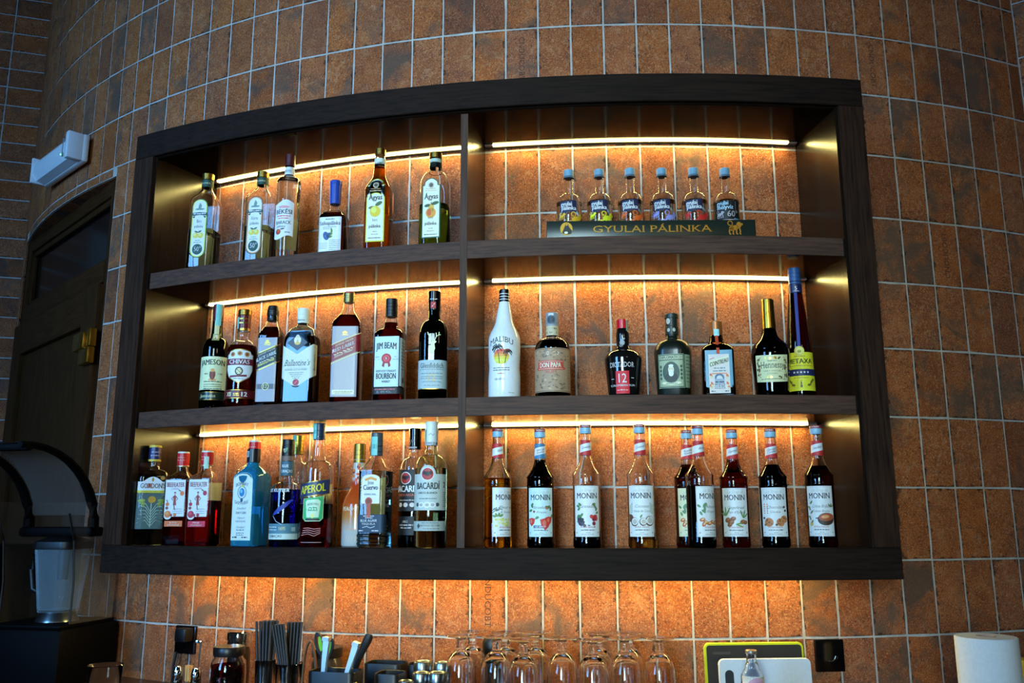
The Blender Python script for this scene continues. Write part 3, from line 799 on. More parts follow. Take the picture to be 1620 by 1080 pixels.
agyas('golden yellow spirit bottle with quince label and long tapered neck on the top shelf', -13.88, .18, 16, .314,
      [(0, .0365, .0365, .5, 'l'), (.185, .0365, .0365, .5, 's'), (.235, .019, .019, 1, 'l'), (.30, .0135, .0135, 1, 'l')], '#e0a838', '#d9c33a', 'q')
agyas('round shouldered pale spirit bottle with green rimmed pear label, beside the cabinet divider', -11.06, .18, 16, .287,
      [(0, .0405, .0405, .6, 'l'), (.185, .0405, .0405, .7, 'd'), (.228, .019, .019, 1, 'l'), (.275, .0165, .0165, 1, 'l')], '#b7c98a', '#1e4a34', 'k')

# ---------------- top shelf, right bay: six little bottles in a printed tray
def lion(b, u, z, k, col, off=.0008):
    b.E(u, z, .0075 * k, .0042 * k, col, 12, off=off); b.E(u - .0045 * k, z - .001 * k, .0042 * k, .0042 * k, col, off=off)
    b.E(u + .0075 * k, z + .005 * k, .0042 * k, .005 * k, col, off=off); b.E(u + .0115 * k, z + .0058 * k, .0026 * k, .002 * k, col, off=off)
    for x, d in ((-.007, -.0015), (-.003, .001), (.004, -.001), (.008, .0015)): b.stroke([(u + x * k, z), (u + (x + d) * k, z - .006 * k), (u + (x + d * .4) * k, z - .0105 * k), (u + (x + d * .4 + .002) * k, z - .0108 * k)], .0021 * k, col, off)
    tail = [(u - .007 * k + .0042 * k * math.cos(R_(t)) * (1 - t / 900), z + .0075 * k + .0046 * k * math.sin(R_(t)) * (1 - t / 900)) for t in range(-70, 330, 40)]
    b.stroke(tail, .0014 * k, col, off)
    return b
SHELF_TOP[5] = S1B + .0034
small = rd((0, .0355), (.118, .0355, 'd'), (.150, .0155, 'l'), (.153, .0132), (.207, .0125))
SIX = [(-4.71, .2215, '#d99a1e', 'amber yellow'), (-3.27, .2205, '#cfd320', 'lime yellow'), (-1.81, .2215, '#c9531a', 'orange'), (-.31, .221, '#6f7fc4', 'lavender blue'), (1.20, .222, '#a3201c', 'red')]
for a, H, col, nm in SIX:
    b = Bot('palinka_bottle', 'small clear bottle with %s lion prints in the dark display tray' % nm, a, .15, 5, 0, small, CLEAR, .124, '#f2f6f6', group='six small bottles in the display tray')
    b.cap(.197, .203, .0152, flat('#3c5a6c', .4), name='collar_ring'); b.cap(.203, H, .0142, flat('#5a8aa6', .4))
    b.lab(-.027, .021, lambda u: .090 - .05 * (u + .027) + .0022 * math.sin(u * 150), lambda u: .121 + .0012 * math.sin(u * 120), '#131c3e')
    b.T('gyulai', -.008, .1065, .0115, '#b9cfe4', .031, bold=.02); b.T('pálinka', -.001, .0945, .0115, '#b9cfe4', .041, bold=.02)
    b.bare(); lion(b, -.021, .078, .85, col); lion(b, -.003, .057, .75, col); lion(b, .022, .070, 1.6, col); b.end()
b = Bot('palinka_bottle', 'small clear bottle with black wraparound label, at the right end of the display tray', 2.70, .15, 5, 0, small, CLEAR, .124, '#f2f6f6', group='six small bottles in the display tray')
b.cap(.197, .203, .0152, flat('#3c5a6c', .4), name='collar_ring'); b.cap(.203, .2225, .0142, flat('#5a8aa6', .4))
b.lab(-.034, .04, .015, .118, '#0c0d10', n=24); b.T('gyulai', -.010, .106, .0115, '#8fb9cf', .032, bold=.02); b.T('mélyvíz', -.003, .094, .0115, '#8fb9cf', .044, bold=.02)
b.T('60°', .017, .072, .0165, '#8b8f96', .030, bold=.01); lion(b, -.018, .08, .9, '#8b8f96'); b.box(-.034, .02, .02, .064, '#9a938d'); b.box(.02, .04, .02, .068, '#4f7f96'); b.stroke([(.026, .088), (.026, .116)], .0008, '#8b8f96'); b.end()

def build_tray():
    a0, a1 = -5.73, 3.66; am = (a0 + a1) / 2; p = wpt(am, .155, S1B); rz = R_(am)
    t = thing('display_tray', 'long dark tray with gold lettering holding six small bottles', 'tray', p, rz)
    hw = .279; wdt = .045; K = flat('#15201b', .3)
    m = MB(); m.box(-hw, hw, -wdt - .006, -wdt, 0, .0565, .001); fb = m.obj('front_board', K, t)
    m = MB(); m.box(-hw, hw, wdt + .012, wdt + .018, 0, .04, .001); m.obj('back_board', K, t)
    m = MB(); m.box(-hw, hw, -wdt, wdt + .012, 0, .003); m.obj('base_board', K, t)
    for x in (-hw, hw - .005): m = MB(); m.box(x, x + .005, -wdt, wdt + .012, .003, .05, .001); m.obj('end_board', flat('#8a5a3a', .5), t)
    class Flat(Bot):
        def __init__(s): s.tx = {}; s.ar = {}; s.cur = fb; s.root = t; s.rad = None
        def S(s, u, z, off): return (u, -wdt - .006 - off, z)
    b = Flat()
    b.T('GYULAI PÁLINKA', .004, .0235, .0185, '#b88f3e', .318, serif=True, bold=.0)
    b.E(-.226, .034, .0165, .0185, '#b88f3e', n=24)
    b.P([(-.238, .022), (-.233, .035), (-.230, .042), (-.228, .049), (-.223, .049), (-.220, .042), (-.217, .036), (-.211, .029), (-.214, .020), (-.226, .018)], '#15201b', .0012); b.E(-.2255, .0455, .0026, .0032, '#b88f3e', off=.0015); b.E(-.227, .023, .005, .0035, '#c9c4b4', off=.0015)
    lion(b, .222, .0335, 1.65, '#b88f3e'); b.flush()
build_tray()

# ---------------- middle shelf, left bay: whiskies
b = Bot('whiskey_bottle', 'green glass whiskey bottle with cream label, leftmost on the middle shelf', -22.5, .19, 2, 9,
        rd((0, .0385), (.172, .0385, 'd'), (.212, .0175, 's'), (.245, .0145), (.305, .0138)), glass('#24502e'), .18, '#7c8a30')
b.cap(.262, .313, .0152, flat('#431319', .3), ridges=1)
b.lab(-.006, .008, .205, .262, '#a9b489', 'neck_label', rad=None); b.lab(-.009, .011, .2, .222, '#7f8a5a', 'seal', .0007); b.E(.001, .211, .0075, .0085, '#d8ccb4'); b.E(.001, .211, .0055, .006, '#8d3d30', off=.0011)
stamp(b, -.004, .0115, .248, .312, .0154)
b.lab(-.0545, .0545, .056, .152, '#c6cda4', n=30); b.T('JAMESON', -.002, .128, .0155, '#1f2a2c', .074, bold=.02, serif=True, arc=2.2)
b.P([(-.0075, .108), (-.0085, .098), (-.006, .088), (0, .083), (.006, .088), (.0085, .098), (.0075, .108)], '#6d3423'); b.E(0, .112, .006, .005, '#b58a4c'); b.E(0, .0845, .012, .0032, '#b48a55', off=.0007); b.box(-.005, .005, .09, .105, '#45170f', off=.001)
b.fine(-.024, -.013, .1, .0035, '#4a5240', 1); b.T('1780', .022, .099, .0045, '#3c4436', .013)
for i, z in enumerate((.078, .070, .064, .0575)): b.fine(-.024, .028, z, .003 if i in (0, 3) else .0022, '#3f4a3a', i)
b.lab(-.0545, .0545, .027, .049, '#122019', 'label', rough=.3); b.box(-.0545, .0545, .0265, .0275, '#b88f3e', off=.0008); b.box(-.0545, .0545, .0485, .0495, '#b88f3e', off=.0008); b.T('Jameson', -.012, .034, .0085, '#d6c8a0', .046, shear=.25, serif=True); b.end()

b = Bot('whisky_bottle', 'amber whisky bottle with gold and crimson cap and shield label, second on the middle shelf', -20.75, .2, 2, 10,
        rd((0, .0425), (.022, .0425), (.15, .0425, 'd'), (.196, .0185, 's'), (.206, .0165, 's'), (.220, .0185, 's'), (.236, .0165), (.28, .0160)), CLEAR, .178, '#a8521c')
b.cap(.228, .268, .0182, flat('#4e0f16', .3)); b.cap(.268, .285, .0192, flat('#8f6f33', .35, 1), name='stopper'); b.cap(.222, .23, .0188, GOLD, name='collar_ring')
b.rad = .0183; b.fine(-.012, .014, .255, .004, '#b88f3e', 1); b.fine(-.012, .014, .243, .004, '#b88f3e', 2); b.flush(); b.rad = None
stamp(b, -.024, -.013, .228, .262, .0185)
sh = lambda u: .066 + .55 * abs(u) if abs(u) < .03 else .0825 + (abs(u) - .03) * 2.2
top = lambda u: .164 - 6 * u * u - (.006 if abs(u) > .03 else 0)
b.lab(-.0405, .0405, sh, top, '#b99a55', n=30, rough=.35, metal=.6)
b.lab(-.0375, .0375, lambda u: sh(u) + .003, lambda u: top(u) - .003, '#c3d4dc', 'panel', .0007, 30)
for u in (-.02, 0, .02): b.E(u, .151 - 6 * u * u, .0072, .0072, '#a08447'); b.E(u, .151 - 6 * u * u, .0042, .0042, '#6b3a2c', off=.001)
b.box(-.0405, .0405, .118, .136, '#5c1a28', off=.0009); b.T('CHIVAS', -.001, .1215, .0118, '#e6dfd4', .058, bold=.015, serif=True, off=.0013)
b.stroke([(-.016, .082), (.016, .118)], .0016, '#4a4438'); b.stroke([(.016, .082), (-.016, .118)], .0016, '#4a4438'); b.E(0, .1005, .011, .012, '#3a3226', off=.001); b.E(0, .1005, .0075, .0085, '#c9c5a4', off=.0011); b.stroke([(-.005, .096), (.005, .105)], .002, '#3a3226', .0013); b.stroke([(.005, .096), (-.005, .105)], .002, '#3a3226', .0013)
b.box(-.026, .022, .084, .0895, '#5c1a28', slope=.06, off=.0012); b.fine(-.014, .014, .078, .0025, '#6a6a66', 3, .001)
b.lab(-.056, .056, .024, .048, '#4e1420', 'label', rough=.4); b.box(-.056, .056, .0235, .0255, '#b88f3e', off=.0009); b.box(-.056, .056, .0465, .0485, '#b88f3e', off=.0009); b.T('XII', -.026, .030, .0115, '#d8c8a4', .016, serif=True, bold=.02); b.T('12', .018, .0295, .0125, '#e8dcc8', .016, bold=.03); b.fine(-.012, .004, .036, .003, '#c8a04c', 4); b.fine(-.012, .004, .031, .003, '#c8a04c', 5); b.end()

def slanted_scotch(label, a, r, face, H, hx, liq, capm, band, gold, title, word, cols):
    b = Bot('whisky_bottle', label, a, r, 2, face, [(0, hx, hx * .93, .26, 'l'), (H * .69, hx * 1.03, hx * .96, .3, 's'), (H * .84, .0165, .0165, 1, 'l'), (H * .955, .0142, .0142, 1, 'l')], CLEAR, H * .78, liq)
    if word == 'BLACK':
        b.cap(H * .845, H * .90, .0152, BLACK); b.cap(H * .90, H * .955, .0168, BLACK, ridges=2, name='stopper'); b.cap(H * .955, H, .0158, BLACK, .0142, name='stopper_top')
    else:
        b.cap(H * .90, H * .985, .0162, flat('#8f8150', .35, .8), ridges=3); b.cap(H * .982, H, .0150, flat('#8e2f2c', .4), name='cap_top')
    sl = .42; w = hx * .93
    f0 = lambda u: H * .035; f1 = lambda u: H * .68
    b.lab(-w, w * .985, H * .045, H * .665, '#7f8b96', 'label', rough=.35, label='frosted grey panel')
    lo, hi = (H * .40, H * .55)
    b.lab(-w, hx + .012, lambda u: lo + sl * (u - .004), lambda u: hi + sl * (u - .004), band, 'label', .0008, rough=.4)
    for z in (lo - .004, hi + .001): b.box(-w, hx + .012, z - sl * .0 , z + .003, gold, slope=sl, off=.0011)
    zc = (lo + hi) / 2; um = (hx + .012 - w) / 2 - .004
    b.T(title, um - .004, zc + .012, .0055, cols[0], .048, serif=True, slope=sl, off=.0013)
    b.T(word + ' LABEL', um - .006, zc - .003, .0095, '#e6dfd0', .060, bold=.03, serif=True, slope=sl, off=.0013)
    b.fine(um - .032, um + .022, zc - .0095, .003, cols[0], 2, slope=sl, off=.0012)
    b.T('Blended Scotch Whisky' if word == 'BLACK' else 'Johnnie Walker', um - .006, zc - .0185, .006, cols[1], .050, shear=.25, serif=True, slope=sl, off=.0013)
    if word == 'BLACK':
        b.P([(-.008, H * .605), (.009, H * .605), (.009, H * .617), (.005, H * .617), (.005, H * .635), (.0, H * .645), (-.005, H * .635), (-.005, H * .617), (-.008, H * .617)], '#c8a04c', .0011); b.fine(-.01, .011, H * .59, .003, '#c8a04c', 6, .0011)
        b.box(-w, w, H * .165, H * .215, '#4d555c', off=.0008); b.stroke([(-w, H * .167), (w, H * .167)], .001, '#b88f3e'); b.stroke([(-w, H * .213), (w, H * .213)], .001, '#b88f3e'); b.E(0, H * .19, .0105, .0105, '#c9c58a', off=.0011); b.E(0, H * .19, .0085, .0085, '#2e3438', off=.0012); b.T('12', 0, H * .175, .010, '#d8d2a0', .011, bold=.03, off=.0015)
    else:
        b.P([(-.006, H * .60), (.006, H * .60), (.006, H * .612), (.0, H * .622), (-.006, H * .612)], '#c8a04c', .0011); b.fine(-.007, .009, H * .585, .0022, '#c8a04c', 6, .0011)
        b.box(-w * .85, w * .82, H * .065, H * .105, '#c2c3b4', off=.0009); b.fine(-w * .7, w * .7, H * .085, .0028, '#8c8a70', 3, .0012); b.fine(-w * .6, w * .6, H * .072, .0022, '#8c8a70', 4, .0012)
    return b.end()
slanted_scotch('square amber whisky bottle with slanted black band and black stopper', -19.25, .19, 22, .292, .0305, '#8a3c10', None, '#14201c', '#c8a04c', 'JOHNNIE WALKER', 'BLACK', ('#b7b49a', '#d9b45a'))
b = Bot('whisky_bottle', 'broad flat whisky bottle with pale cap and pale blue chevron label', -17.45, .2, 2, 24,
        [(0, .0455, .031, .38, 'l'), (.175, .0455, .031, .4, 'd'), (.222, .0175, .0175, 1, 's'), (.232, .0155, .0155, 1, 'l'), (.262, .0150, .0150, 1, 'l')], glass('#cfe6f2'), .19, '#7a5a3a')
b.cap(.230, .273, .0168, flat('#b6c9c4', .5), ridges=2); b.rad = .0169; b.T('Ballantines', 0, .236, .005, '#4a5c58', .022, shear=.3); b.flush(); b.rad = None
b.lab(-.036, .036, .008, .205, '#5f93b8', 'label', .0003, rough=.3, label='blue tinted front panel'); 
b.P([(-.03, .170), (0, .148), (.03, .170), (0, .196)], '#3c4a55', .0006); b.E(0, .177, .011, .012, '#8c8a70', off=.001); b.E(0, .185, .006, .008, '#c0bda4', off=.0011); b.E(0, .170, .009, .006, '#b7a35a', off=.0012); b.E(-.006, .178, .004, .008, '#d4d6c8', off=.0013); b.E(.006, .178, .004, .008, '#d4d6c8', off=.0013)
ch = lambda u: .050 + .62 * max(0, abs(u) - .006) if abs(u) < .045 else .0742 + .35 * (abs(u) - .045)
b.lab(-.052, .068, ch, lambda u: .138 + .62 * abs(u) if abs(u) < .045 else .1659, '#a9c2be', 'label', .0007, n=40)
b.stroke([(-.045, .0735), (-.006, .049), (0, .0478), (.006, .049), (.045, .0735)], .0045, '#1c2530')
b.T('Ballantine’s', .000, .106, .017, '#27333b', .072, shear=.28, serif=True); b.T('Ballantine’s', .058, .115, .010, '#55686a', .045, shear=.2, turn=True)
b.stroke([(-.03, .1005), (.03, .1005)], .0006, '#8a9a96'); b.T('BLENDED SCOTCH WHISKY', 0, .093, .0048, '#3c4a4c', .066, serif=True)
for i, z in enumerate((.086, .081, .076, .071)): b.fine(-.022 + i * .004, .022 - i * .004, z, .002, '#5f7070', i)
b.E(0, .060, .0092, .0092, '#8c3540', n=20, off=.0012); b.stroke([(-.004, .056), (.004, .064)], .0014, '#c07a80', .0014); b.end()

slanted_scotch('tall square amber whisky bottle with slanted red band', -15.1, .2, 12, .311, .0385, '#9c4012', None, '#6e1d26', '#c9b98a', 'JOHNNIE WALKER', 'RED', ('#d0bfa8', '#e0cdb8'))

b = Bot('bourbon_bottle', 'square shouldered bourbon bottle with black cap and light blue label', -12.97, .2, 2, 16,
        [(0, .0385, .037, .35, 'l'), (.182, .0385, .037, .35, 'd'), (.198, .0225, .0225, .9, 's'), (.208, .0185, .0185, 1, 's'), (.235, .0150, .0150, 1, 'l'), (.272, .0145, .0145, 1, 'l')], CLEAR, .216, '#a04c14')
b.cap(.232, .283, .0165, BLACK, ridges=4)
b.lab(-.0335, .0335, .036, .172, '#9cc4d8'); b.lab(.036, .075, .038, .168, '#9cc4d8', 'label', label='side label')
for i in range(9): b.fine(.042, .07, .155 - i * .009, .003, '#5c7f92', i)
for i in range(8): b.box(.047 + i * .0025, .048 + i * .0025 + .0006 * (i % 3), .048, .062, '#23313a', off=.0008)
b.cur = [c for c in b.root.children if c.name.startswith('label')][0]
b.T('JIM BEAM', -.0005, .139, .017, '#1f262c', .056, bold=.02, serif=True, arc=4.0)
b.E(0, .112, .0135, .0135, '#8e1f2a', n=18); b.P([(-.009, .103), (-.004, .100), (-.006, .088), (-.012, .092)], '#7a1a24'); b.P([(.009, .103), (.004, .100), (.006, .088), (.012, .092)], '#7a1a24'); b.E(0, .112, .0088, .0088, '#b04a50', off=.001); b.E(0, .112, .006, .006, '#8e1f2a', off=.0012); b.T('B', 0, .1085, .007, '#e0c8c8', .005, bold=.03, off=.0015)
b.fine(-.032, -.016, .108, .004, '#7fa3b4', 1); b.fine(.017, .032, .108, .004, '#7fa3b4', 2); b.fine(-.03, -.02, .114, .005, '#7fa3b4', 3); b.fine(.022, .03, .114, .005, '#7fa3b4', 4)
b.T('KENTUCKY STRAIGHT', 0, .075, .006, '#26333b', .054, bold=.02); b.T('BOURBON', 0, .057, .0155, '#222c34', .054, bold=.03); b.T('WHISKEY', 0, .047, .006, '#26333b', .024, bold=.02)
b.lab(-.0365, .062, .017, .034, '#20262c', 'label', .0003); b.fine(-.03, .025, .028, .003, '#a05a60', 5); b.T('1L  40% VOL.', -.004, .0195, .006, '#7f97a2', .040, bold=.02); b.end()

b = Bot('whisky_bottle', 'dark green whisky bottle with stag emblem and pale blue label beside the divider', -10.92, .2, 2, 6,
        [(0, .0385, .0385, .72, 'l'), (.172, .0385, .0385, .72, 'd'), (.218, .0172, .0172, 1, 'l'), (.232, .0155, .0155, 1, 'l'), (.27, .0148, .0148, 1, 'l')], glass('#123d20'), .2, '#5a4a18')
b.cap(.244, .268, .0168, GLOSSK); b.cap(.268, .297, .0172, GLOSSK, ridges=1, name='stopper')
b.rad = .0170; b.box(-.008, .006, .248, .266, '#8e2a2c', off=.0006); b.stroke([(-.004, .252), (.003, .262)], .002, '#d8b0a8', .0009); b.fine(-.01, .012, .272, .004, '#c4c8ca', 1); b.flush(); b.rad = None
b.bare()
G1 = '#c4c8ca'; G1 = '#d4cda6'
b.P([(-.008, .122), (.004, .122), (.008, .134), (.006, .146), (.012, .152), (.006, .156), (-.002, .152), (-.004, .140)], G1)
for q in (((.001, .155), (-.004, .166), (-.011, .172), (-.012, .178)), ((-.004, .166), (-.006, .174)), ((.006, .156), (.011, .166), (.017, .170), (.018, .178)), ((.011, .166), (.010, .176)), ((.016, .170), (.022, .171))): b.stroke(list(q), .0022, G1)
b.lab(-.056, .056, .026, .103, '#86a4ac', n=28); b.T('Glenfiddich', 0, .082, .0125, '#2c3f48', .063, serif=True); b.fine(-.034, .034, .077, .002, '#5c7680', 1)
b.fine(-.028, .028, .066, .003, '#5c7680', 2); b.T('12', 0, .048, .018, '#a9a06a', .020); b.fine(-.03, .03, .058, .0022, '#546c76', 3); b.fine(-.03, .03, .053, .002, '#546c76', 4); b.fine(-.026, .026, .044, .002, '#546c76', 5); b.fine(-.02, .02, .034, .004, '#6d8890', 6); b.box(-.056, .056, .0255, .0275, '#b88f3e'); b.end()

# ---------------- middle shelf, right bay
b = Bot('liqueur_bottle', 'opaque white bottle with black cap and palm sunset print', -7.7, .19, 2, 7,
        rd((0, .0425), (.05, .0425, 's'), (.085, .0405), (.12, .0425, 's'), (.158, .0425, 's'), (.215, .0225, 'l'), (.262, .0140), (.285, .0138)), flat('#d3e0e2', .16, 0, .3), body='painted_body', fill=None)
b.cap(.254, .296, .0142, GLOSSK, ridges=4)
b.bare()
b.T('MALIBU', -.004, .1465, .0145, '#1c2528', .066, bold=.0, serif=True, arc=9.0)
Rr = .0205; rows = ['#b63a24', '#d0622a', '#de8a2c', '#e8b336', '#eed24a', '#d9b92c']
for i, c_ in enumerate(rows):
    z1_, z0_ = Rr - i * 2 * Rr / 6, Rr - (i + 1) * 2 * Rr / 6; pts = []
    for t in (0, .33, .66, 1): z_ = z0_ + (z1_ - z0_) * t; pts.append((math.sqrt(max(0, Rr * Rr - z_ * z_)), z_))
    pts += [(-x, z) for x, z in reversed(pts)]; b.P([(-.004 + x, .108 + z) for x, z in pts], c_)
for x0, lean, hh, k in ((-.008, -.006, .042, 1.0), (.006, .008, .030, .75)):
    b.stroke([(x0, .09), (x0 + lean * .3, .09 + hh * .5), (x0 + lean, .09 + hh)], .0018, '#1d2420', .0011)
    for d_ in (-160, -130, -35, 0, 25, 60, 110, 150, 185): b.stroke([(x0 + lean, .09 + hh), (x0 + lean + .009 * k * math.cos(R_(d_)), .09 + hh + .008 * k * math.sin(R_(d_)) + .002), (x0 + lean + .016 * k * math.cos(R_(d_)), .09 + hh + .012 * k * math.sin(R_(d_)) - .004)], .0028 * k, '#1d2420', .0012)
b.E(.010, .122, .009, .005, '#a83a2c', 25, off=.001)
b.fine(-.026, .018, .077, .0028, '#5a686c', 1); b.fine(-.026, .018, .071, .0028, '#5a686c', 2); b.fine(-.013, .003, .062, .0026, '#a04a50', 3); b.T('LIQUEUR', -.008, .046, .0052, '#3a464a', .026); b.fine(.016, .032, .012, .002, '#6a787c', 4); b.end()

b = Bot('rum_bottle', 'squat round rum bottle with vintage cream paper label and banded neck', -5.54, .19, 2, 8,
        rd((0, .0465), (.128, .0465, 'd'), (.162, .0165, 's'), (.170, .0150), (.215, .0150)), CLEAR, .15, '#3a1c0e')
b.lab(-.05, .05, .166, .194, '#9aa088', 'neck_label', rad=.0162); b.fine(-.014, .014, .171, .006, '#3c4438', 1); b.fine(-.014, .014, .182, .006, '#5c6450', 2)
b.cap(.192, .228, .0172, flat('#6c7f8c', .4), ridges=1); b.rad = .0174; b.E(-.001, .208, .0115, .012, '#3f5462'); b.E(-.001, .208, .0082, .009, '#24303c', off=.001); b.box(-.008, .006, .219, .225, '#9fb2bc'); b.flush(); b.rad = None
b.lab(-.069, .069, .012, .127, '#857a64', n=34); b.box(-.069, .069, .1235, .1255, '#5c5344'); b.box(-.069, .069, .0135, .0155, '#5c5344')
b.T('O', -.006, .108, .0095, '#e8e4da', .006); b.T('7', .021, .108, .0075, '#e8e4da', .006)
rng = random.Random(3)
for i in range(80):
    u_, z_ = rng.uniform(-.055, .055), rng.choice([rng.uniform(.095, .121), rng.uniform(.018, .058)])
    b.E(u_, z_, rng.uniform(.002, .006), rng.uniform(.0012, .003), rng.choice(['#5c5648', '#6d6656', '#978c74', '#645e50', '#746c5a']), rng.uniform(-40, 40), 8)
b.P([(-.043, .073), (-.036, .078), (-.036, .094), (.036, .094), (.036, .078), (.043, .073), (.036, .069), (-.036, .069)], '#98423a', .001); b.box(-.034, .034, .0715, .0725, '#d8b8a0', off=.0012); b.box(-.034, .034, .0905, .0915, '#d8b8a0', off=.0012)
b.T('DON PAPA', 0, .0755, .0125, '#ded2b8', .058, bold=.02, serif=True, off=.0014); b.T('RUM', .002, .0605, .0075, '#98423a', .028, serif=True, off=.0012); b.fine(.047, .064, .10, .003, '#6f695c', 2)
for i in range(9): b.fine(.05, .066, .09 - i * .007, .003, '#6f695c', i)
b.end()

b = Bot('rum_bottle', 'black round shouldered rum bottle with red cap and red number label', -2.42, .19, 2, 5,
        [(0, .040, .040, 1, 'l'), (.060, .045, .045, 1, 'l'), (.098, .049, .049, 1, 'd'), (.125, .020, .020, 1, 's'), (.138, .0165, .0165, 1, 'l'), (.165, .0178, .0178, 1, 'l'), (.19, .0135, .0135, 1, 'l')], flat('#0a0b0c', .1, 0, .6), body='black_body')
b.cap(.160, .207, .0148, flat('#a31420', .22)); stamp(b, .011, .0165, .155, .205, .0152, '#5a8f86')
b.bare(); b.E(0, .143, .007, .007, '#7c8c92', 0, 9); b.E(.002, .152, .006, .003, '#7c8c92', 30); b.E(-.003, .135, .005, .004, '#55646a', 0)
b.lab(-.017, .018, .006, .064, '#a81c2a', n=10); b.T('12', .001, .034, .023, '#e6d8d4', .020); b.fine(-.014, .014, .014, .003, '#d8a0a0', 2)
b.T('DICTADOR', 0, .074, .0125, '#a9bcc2', .066, serif=True, off=.0008); b.stroke([(-.03, .044), (-.022, .044)], .0016, '#9ab0b8'); b.stroke([(.023, .046), (.031, .046)], .0016, '#9ab0b8'); b.T('COLOMBIAN RUM', 0, .0245, .005, '#9ab0b8', .064, bold=.02, off=.0014); b.end()

b = Bot('rum_bottle', 'dark green matte rum bottle with green framed portrait label', -.23, .19, 2, 8,
        [(0, .0415, .0375, .75, 'l'), (.118, .0475, .042, .8, 'd'), (.152, .018, .018, 1, 's'), (.162, .0158, .0158, 1, 'l'), (.21, .0150, .0150, 1, 'l')], flat('#0d140f', .3, 0, .2), body='dark_body')
b.cap(.165, .187, .0175, flat('#16241f', .4)); b.cap(.187, .212, .0162, flat('#14211d', .4), name='stopper_neck'); b.cap(.209, .221, .0182, flat('#16241f', .4), name='stopper')
b.rad = .0178; b.E(-.006, .176, .004, .005, '#8fa098'); b.E(.008, .176, .004, .005, '#8fa098'); b.flush(); b.rad = .0166; b.E(-.007, .200, .006, .008, '#94a39c'); b.flush(); b.rad = None
b.lab(-.034, .034, .020, .108, '#6f8a74'); b.box(-.0325, .0325, .0215, .1065, '#223b31', off=.0006); b.box(-.0305, .0305, .0935, .1045, '#8fa58c', off=.0008); b.T('DIPLOMATICO', 0, .0955, .0072, '#1c3028', .056, bold=.01, serif=True, off=.0012)
b.box(-.0305, .0305, .0235, .0915, '#7f977c', off=.0008); b.E(0, .060, .0215, .028, '#2a4036', n=22, off=.001)
b.E(0, .048, .0165, .012, '#1a2620', n=14, off=.0011); b.E(0, .067, .0075, .0115, '#b7bfa8', n=14, off=.0012); b.E(0, .0575, .0065, .008, '#d3d8cc', off=.0013); b.E(0, .0775, .0065, .0035, '#cdd2c4', off=.0013); b.E(-.003, .069, .0012, .0008, '#3a4a40', off=.0014, n=8); b.E(.003, .069, .0012, .0008, '#3a4a40', off=.0014, n=8)
b.P([(-.026, .033), (-.02, .030), (0, .0275), (.02, .030), (.026, .033), (.02, .036), (0, .033), (-.02, .036)], '#b7c4ac', .0015); b.fine(-.015, .015, .0305, .002, '#2a4036', 2, .0017)
for u_ in (-.026, .026):
    for z_ in (.045, .055, .065, .075): b.E(u_, z_, .003, .0042, '#2f4a3c', off=.0012, n=8)
b.lab(.036, .058, .021, .106, '#6f8a74', 'label', label='narrow side label'); 
for i in range(8): b.fine(.039, .056, .098 - i * .009, .003, '#34503f', i)
b.end()

b = Bot('liqueur_bottle', 'square brown glass liqueur bottle with orange cap and hanging ribbon seal', 1.73, .19, 2, -4,
        [(0, .0405, .0405, .2, 'l'), (.118, .0405, .0405, .22, 'd'), (.140, .022, .022, .9, 's'), (.150, .0185, .0185, 1, 'l'), (.163, .0165, .0165, 1, 'l'), (.192, .0158, .0158, 1, 'l')], glass('#5a2a10'), .13, '#7a3c16')
b.cap(.163, .201, .0168, flat('#b06a34', .32, .4), name='cap'); stamp(b, -.006, .007, .160, .178, .0170, '#7fc4cc')
b.lab(-.004, .004, .108, .162, '#9c3f1c', 'seal', .0008); b.P([(-.012, .142), (.012, .142), (.009, .136), (-.009, .136)], '#b5562a'); b.box(-.006, -.0042, .10, .14, '#d8cbb8'); b.box(.0042, .006, .10, .14, '#d8cbb8')
b.lab(-.033, .035, .002, .118, '#4f8aa6', 'label', .0003, rough=.35, label='pale blue recessed front'); b.lab(-.025, .027, .006, .107, '#b5bdbd', 'label', .0006)
b.P([(-.0235, .074), (.0265, .088), (.0265, .103), (-.0235, .090)], '#dccbb4', .0011); b.T('COINTREAU', .0015, .0805, .011, '#23242a', .047, bold=.035, slope=.27, off=.0014); b.stroke([(-.022, .094), (-.01, .098)], .0014, '#a03a2c')
b.fine(-.012, .016, .069, .004, '#6a8492', 1); b.fine(-.015, .018, .062, .004, '#6a8492', 2); b.box(-.018, .02, .055, .0585, '#c58a78', off=.001); b.E(.001, .046, .012, .011, '#3d6684', off=.001); b.E(.001, .044, .008, .008, '#a8bcc4', off=.0012); b.box(-.011, .013, .030, .043, '#7f98ac', off=.0013); b.fine(-.01, .012, .033, .005, '#34506a', 3, .0015)
for z_ in (.027, .0225, .018): b.fine(-.012, .014, z_, .0028, '#3d6684', int(z_ * 1e4), .0012)
for u_, z_ in ((-.02, .052), (-.018, .03), (.021, .05), (.021, .03), (-.021, .024), (.023, .022)): b.E(u_, z_, .003, .006, '#b5613a', 20, off=.0012, n=9); b.E(u_, z_ - .004, .003, .003, '#e0b89a', off=.0013, n=8)
b.fine(-.021, -.011, .010, .0028, '#3a4a55', 4); b.fine(.013, .023, .010, .0028, '#3a4a55', 5); b.end()

